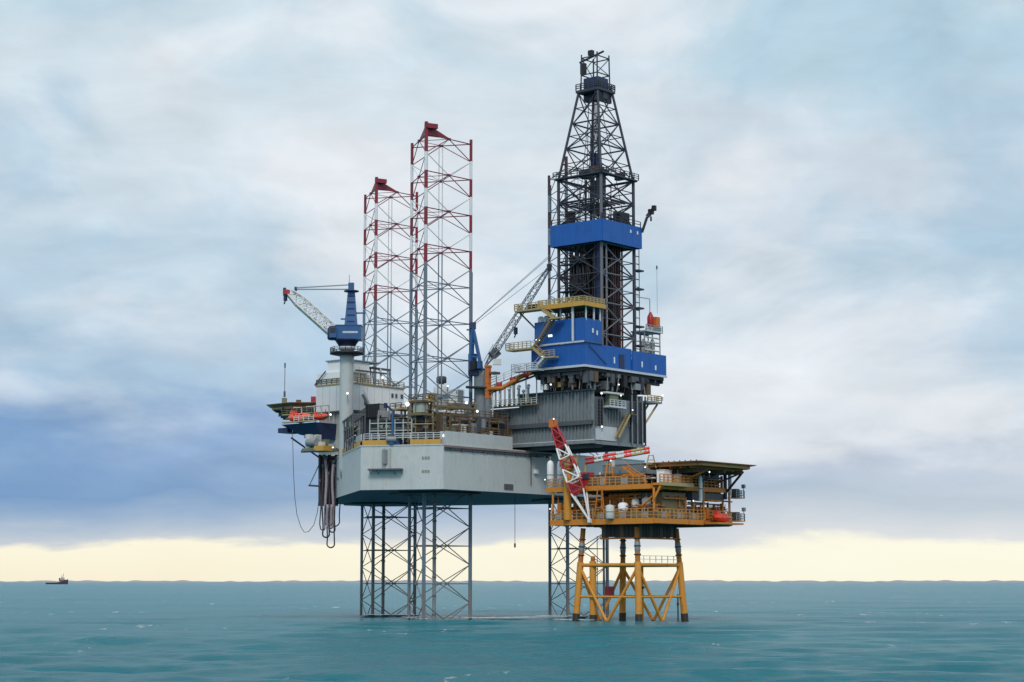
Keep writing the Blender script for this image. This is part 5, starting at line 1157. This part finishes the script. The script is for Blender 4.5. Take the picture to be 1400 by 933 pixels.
room('chemical_skid', 'brown chemical skid behind the lifeboat', 'skid', 'rust_orange', 5, 10.2, 8.2, 14.6, ZL + .02, ZL + 2.2); room('cooling_unit', 'dark grey cooling unit under the right end of the upper deck', 'cooler', 'dark_steel', 8.8, 10.5, 4.6, 14.8, ZU - 2.4, ZU - .98)
lifeboat('bright red-orange lifeboat on the right corner of the lower platform deck', Q(12.9, 10.4, ZL - .35), 5.4, ANG + math.pi / 2, 'boat_red', 'boat_red')
g = thing('platform_davit', 'orange davit frame over the red lifeboat on the platform', 'davit', Q(11, 10, ZL))
for b in (7.2, 13.4): beam('arm', g, 'rust_orange', Q(11.0, b, ZL), Q(11.2, b, ZL + 3.6), .2); beam('arm', g, 'rust_orange', Q(11.2, b, ZL + 3.6), Q(13.2, b, ZL + 3.4), .16)
bar('tie', g, 'rust_orange', Q(11.2, 7.2, ZL + 3.6), Q(11.2, 13.4, ZL + 3.6), .2, .25); qbox('shelf', g, 'deck_yellow', 11.8, 14.6, 6.6, 15.0, ZL - .75, ZL - .45)
g = thing('corner_column', 'white and dark upright column at the right end of the platform', 'column', Q(10.5, 16.2, ZL)); beam('lower', g, 'dark_steel', Q(11.2, 15.6, ZL), Q(11.2, 15.6, ZU - 1.2), .17, 8); beam('upper', g, 'off_white', Q(11.2, 15.8, ZU - 1.2), Q(11.2, 15.8, ZH - 1.0), .34, 10); beam('upper', g, 'navy', Q(10.7, 15.0, ZU - 2), Q(10.7, 15.0, ZH - 1.0), .34, 10)
for z, lb in ((ZU - 1.6, 'upper dark basket hanging off the right end of the platform'), (ZL + .1, 'lower dark basket hanging off the right end of the platform')):
    g = thing('work_basket', lb, 'basket', Q(11, 18, z)); qbox('floor', g, 'deck_yellow', 10.4, 12.4, 16.1, 19.0, z - .14, z); qbox('box', g, 'dark_steel', 10.9, 12.0, 16.6, 17.8, z + .02, z + 1.6)
    railing(g, [Q(12.3, 16.2, z), Q(12.3, 18.9, z), Q(10.5, 18.9, z)], 'steel', 1.3, .9, r=.05); beam('mast', g, 'steel', Q(12.2, 18.8, z), Q(12.2, 18.8, z + 2.3), .07); box('lamp', g, 'steel', Q(12.2, 18.8, z + 2.1), (.6, .5, .7))

# ------------------------------------------------------------------ platform crane and striped boom
def build_pcrane():
    D = 340.0; b = atY(776, 716, D + 3); t = thing('platform_crane', 'red and white lattice boom crane on a yellow post at the left of the platform', 'crane', (b.x, b.y, ZL))
    c_ = Vector((b.x, b.y, 0)); beam('pedestal', t, 'jacket_yellow', c_ + Vector((0, 0, ZL)), c_ + Vector((0, 0, 27.0)), .72, 14); lathe('slew_ring', t, 'rust_orange', c_ + Vector((0, 0, 27.0)), [(.9, 0), (1.1, .2), (1.1, .6), (.8, .8)], 14)
    box('machinery_house', t, 'tan', c_ + Vector((.2, .4, 28.7)), (2.4, 2.2, 1.8)); box('house_roof', t, 'rust_orange', c_ + Vector((.2, .4, 29.7)), (2.6, 2.4, .18))
    heel = atT(806, 712, -18.5); tip = atT(758, 584, -18.6); x = (tip - heel).normalized()
    y = Vector((1, -.35, .25)); y = (y - x * y.dot(x)).normalized(); z = x.cross(y); ln = (tip - heel).length
    stations = [(0, .02), (.30, 1.0), (.42, 1.0), (.56, .95), (.66, .85), (.78, .72), (.88, .6), (1.0, .42)]
    cols = ['boom_white', 'boom_red', 'boom_white', 'boom_red', 'boom_white', 'boom_red', 'boom_red']; hw_ = 1.22
    def pt(k2, i): u, w = stations[k2]; return heel + x * ln * u + y * (hw_ * w * (1, 1, -1, -1)[i]) + z * (.9 * w * (1, -1, -1, 1)[i])
    for k2, m in enumerate(cols):
        for i in range(4):
            j = (i + 1) % 4; beam('boom_chord', t, m, pt(k2, i), pt(k2 + 1, i), .17 if m == 'boom_white' else .14, 8)
            if k2: beam('boom_lacing', t, m, pt(k2, i), pt(k2 + 1, j), .15, 6); beam('boom_lacing', t, m, pt(k2, i), pt(k2, j), .14, 6)
            if m == 'boom_red':                         # red bays are plated
                a, b2, c2, d2 = pt(k2, i), pt(k2, j), pt(k2 + 1, j), pt(k2 + 1, i)
                if i in (0, 3): mesh('plate', t, 'boom_red', [a.lerp(b2, .06), b2.lerp(a, .06), c2.lerp(d2, .06), d2.lerp(c2, .06)] + [q + (heel.lerp(tip, .5) - q).normalized() * .06 for q in (a.lerp(b2, .06), b2.lerp(a, .06), c2.lerp(d2, .06), d2.lerp(c2, .06))], [(0, 1, 2, 3), (7, 6, 5, 4), (0, 4, 5, 1), (1, 5, 6, 2), (2, 6, 7, 3), (3, 7, 4, 0)])
    box('boom_head', t, 'orange', tip + x * .7, (1.0, 1.3, 1.5)); box('heel_pin', t, 'boom_white', heel, (.6, .5, .7)); bar('heel_foot', t, 'boom_white', heel, Vector((heel.x + .3, heel.y + .4, ZL - .6)), .3, .35)
    beam('luffing_line', t, 'dark_steel', tip, c_ + Vector((.3, .2, 29.8)), .05)
    cb = box('operator_cab', t, 'boom_red', c_ + Vector((3.4, -1.2, 25.6)), (2.0, 2.0, 2.2)); box('window', cb, 'glass', c_ + Vector((3.2, -2.5, 25.9)), (1.4, .1, 1.0)); 
build_pcrane()
def build_striped():
    a = atY(800, 627.5, 343.5); b = atY(888, 612.5, 343.5); t = thing('striped_boom', 'red and white banded flare boom lying level above the platform', 'boom', a)
    us = [0, .12, .20, .33, .52, .60, .78, .95, 1.0]; cols = ['boom_red', 'boom_white', 'off_white', 'boat_red', 'off_white', 'boat_red', 'tan', 'boat_red']; us = [0, .14, .28, .48, .60, .72, .90, 1.0]; cols = ['boom_red', 'off_white', 'boat_red', 'off_white', 'boat_red', 'tan', 'boat_red']
    for u0, u1, m in zip(us, us[1:], cols):
        p, q = a.lerp(b, u0), a.lerp(b, u1)
        for dz, dy in ((0, 0), (-.75, -.3), (-.75, .45)): beam('tube', t, m, p + Vector((0, dy, dz)), q + Vector((0, dy, dz)), .26, 8)
        for k2 in range(2): c_ = p.lerp(q, .25 + .5 * k2); beam('lacing', t, m, c_ + Vector((0, 0, 0)), c_ + Vector((.25, -.3, -.75)), .13, 6)
    beam('rest_post', t, 'tan', a.lerp(b, .38) - Vector((0, 0, .7)), a.lerp(b, .38) - Vector((0, 0, 3.6)), .16); box('shackle', t, 'off_white', a.lerp(b, .42) - Vector((0, .3, 1.7)), (.7, .5, 1.1))
    beam('rest_post', t, 'tan', a - Vector((0, 0, .7)), a - Vector((0, 0, 4.4)), .2)
build_striped()
for (px, py, yy), lb in (((882, 639, 334), 'white lamp on the stair to the platform helideck'), ((948, 685, 331), 'white lamp on the post left of the red lifeboat'), ((970, 645.5, 332), 'white lamp under the platform helideck edge'), ((745, 656, 347), 'white lamp at the left end of the upper platform deck'), ((752, 696, 347), 'white lamp at the left end of the lower platform deck'), ((835, 630, 341), 'white lamp hanging under the striped boom')):
    floodlight(atY(px, py, yy), lb, False, .24)
# orange masts and derrick-like frames on the upper deck
for i, (px, y0, y1, m, lb) in enumerate(((833, 634, 663, 'deck_yellow', 'slim orange mast left of the middle of the upper deck'), (820, 668, 706, 'rust_orange', 'orange pipe frame standing by the boom on the lower deck'), (890, 622, 640, 'tan', 'small tan frame at the left end of the platform helideck'))):
    a = atY(px, y1, 338); b = atY(px, y0, 338); g = thing('steel_frame', lb, 'frame', a)
    for dx in (-.7, .7): beam('leg', g, m, a + Vector((dx * 1.3, 0, 0)), b + Vector((dx * .5, 0, 0)), .13)
    for u in (.3, .6, .95): p = a.lerp(b, u); bar('rung', g, m, p - Vector((.9 - .45 * u, 0, 0)), p + Vector((.9 - .45 * u, 0, 0)), .14, .14)

# pipe racks, valves and posts that crowd both platform decks: each skid is a thing with its pipes and valves
def skid(label, a0, a1, b0, b1, z0, z1, cols, n, seed):
    rng = random.Random(seed); t = thing('pipe_skid', label, 'pipe skid', Q((a0 + a1) / 2, (b0 + b1) / 2, z0)); cols = list(cols)
    qbox('base_frame', t, cols[0], a0, a1, b0, b1, z0 + .01, z0 + .2)
    for i in range(n):
        a, b = rng.uniform(a0, a1), rng.uniform(b0, b1); h = rng.uniform(.5, 1) * (z1 - z0); m = rng.choice(cols); k = rng.random()
        if k < .4: beam('standpipe', t, m, Q(a, b, z0 + .2), Q(a, b, z0 + h), rng.uniform(.07, .2), 7)
        elif k < .65: beam('pipe', t, m, Q(a0 + .1, b, z0 + h * .8), Q(a1 - .1, b, z0 + h * .8), rng.uniform(.08, .2), 7)
        elif k < .8: beam('pipe', t, m, Q(a, b0 + .1, z0 + h * .9), Q(a, b1 - .1, z0 + h * .9), rng.uniform(.08, .2), 7)
        else: qbox('valve_box', t, m, a - rng.uniform(.2, .5), a + rng.uniform(.2, .5), b - rng.uniform(.2, .5), b + rng.uniform(.2, .5), z0 + .2, z0 + h * .7)
OR = ['rust_orange', 'deck_yellow', 'brown', 'dark_steel', 'rust_orange']
skid('orange pipe skid on the lower deck left of the boom foot', -10.8, -5.8, -7.9, -4.6, ZL, ZU - 1.2, OR, 24, 1)
skid('crowded orange and white pipe skid along the lower deck near edge', -1.0, 5.2, -8.0, -5.4, ZL, ZL + 3.0, OR + ['off_white', 'steel'], 30, 2)
skid('brown pipe skid at the near corner of the lower deck', 5.6, 10.8, -8.0, -5.0, ZL, ZL + 3.2, OR + ['tan', 'steel'], 26, 3)
skid('orange pipe skid behind the post beside the red lifeboat', 10.5, 11.3, 2.8, 8.4, ZL, ZL + 3.4, OR + ['deck_yellow'], 20, 4)
skid('brown pipe skid on the upper deck between the boom and the stair', -3.0, 4.0, -7.9, -4.2, ZU, ZU + 2.6, OR + ['tan', 'off_white', 'brown'], 30, 5)
skid('orange pipe skid on the upper deck left of the boom', -11.0, -6.5, -6.6, -3.2, ZU, ZU + 2.0, OR, 16, 6)
skid('dark pipe skid under the near edge of the platform helideck', 9.6, 10.5, 2.4, 14.6, ZU, ZU + 2.3, ['dark_steel', 'black', 'steel', 'brown', 'off_white'], 30, 7)
skid('rusty pipe skid on the upper deck in front of the brown room', 4.2, 7.6, -6.4, -2.0, ZU, ZU + 2.5, OR + ['off_white'], 20, 8)
skid('tall rusty pipe skid standing before the module at the near corner', 7.0, 11.0, -4.6, 2.4, ZL, ZU - 1.0, OR + ['tan', 'deck_yellow'], 34, 9)
skid('orange pipe skid between the crane post and the boom on the lower deck', -5.6, -1.4, -8.1, -5.2, ZL, ZU - 1.0, OR + ['tan'], 26, 10)
skid('orange pipe skid hanging over the middle of the lower deck covers', -1.0, 6.0, -5.2, -3.6, ZL + 2.6, ZU - 1.0, OR + ['deck_yellow', 'off_white'], 26, 11)
skid('orange braced pipe skid at the right end of the lower deck', 8.0, 11.0, 9.0, 15.2, ZL, ZU - 2.5, OR + ['deck_yellow'], 28, 12)
skid('rusty pipe skid right of the boom on the upper deck edge', -6.0, -3.2, -8.0, -5.6, ZU, ZU + 2.2, OR + ['tan'], 18, 13)
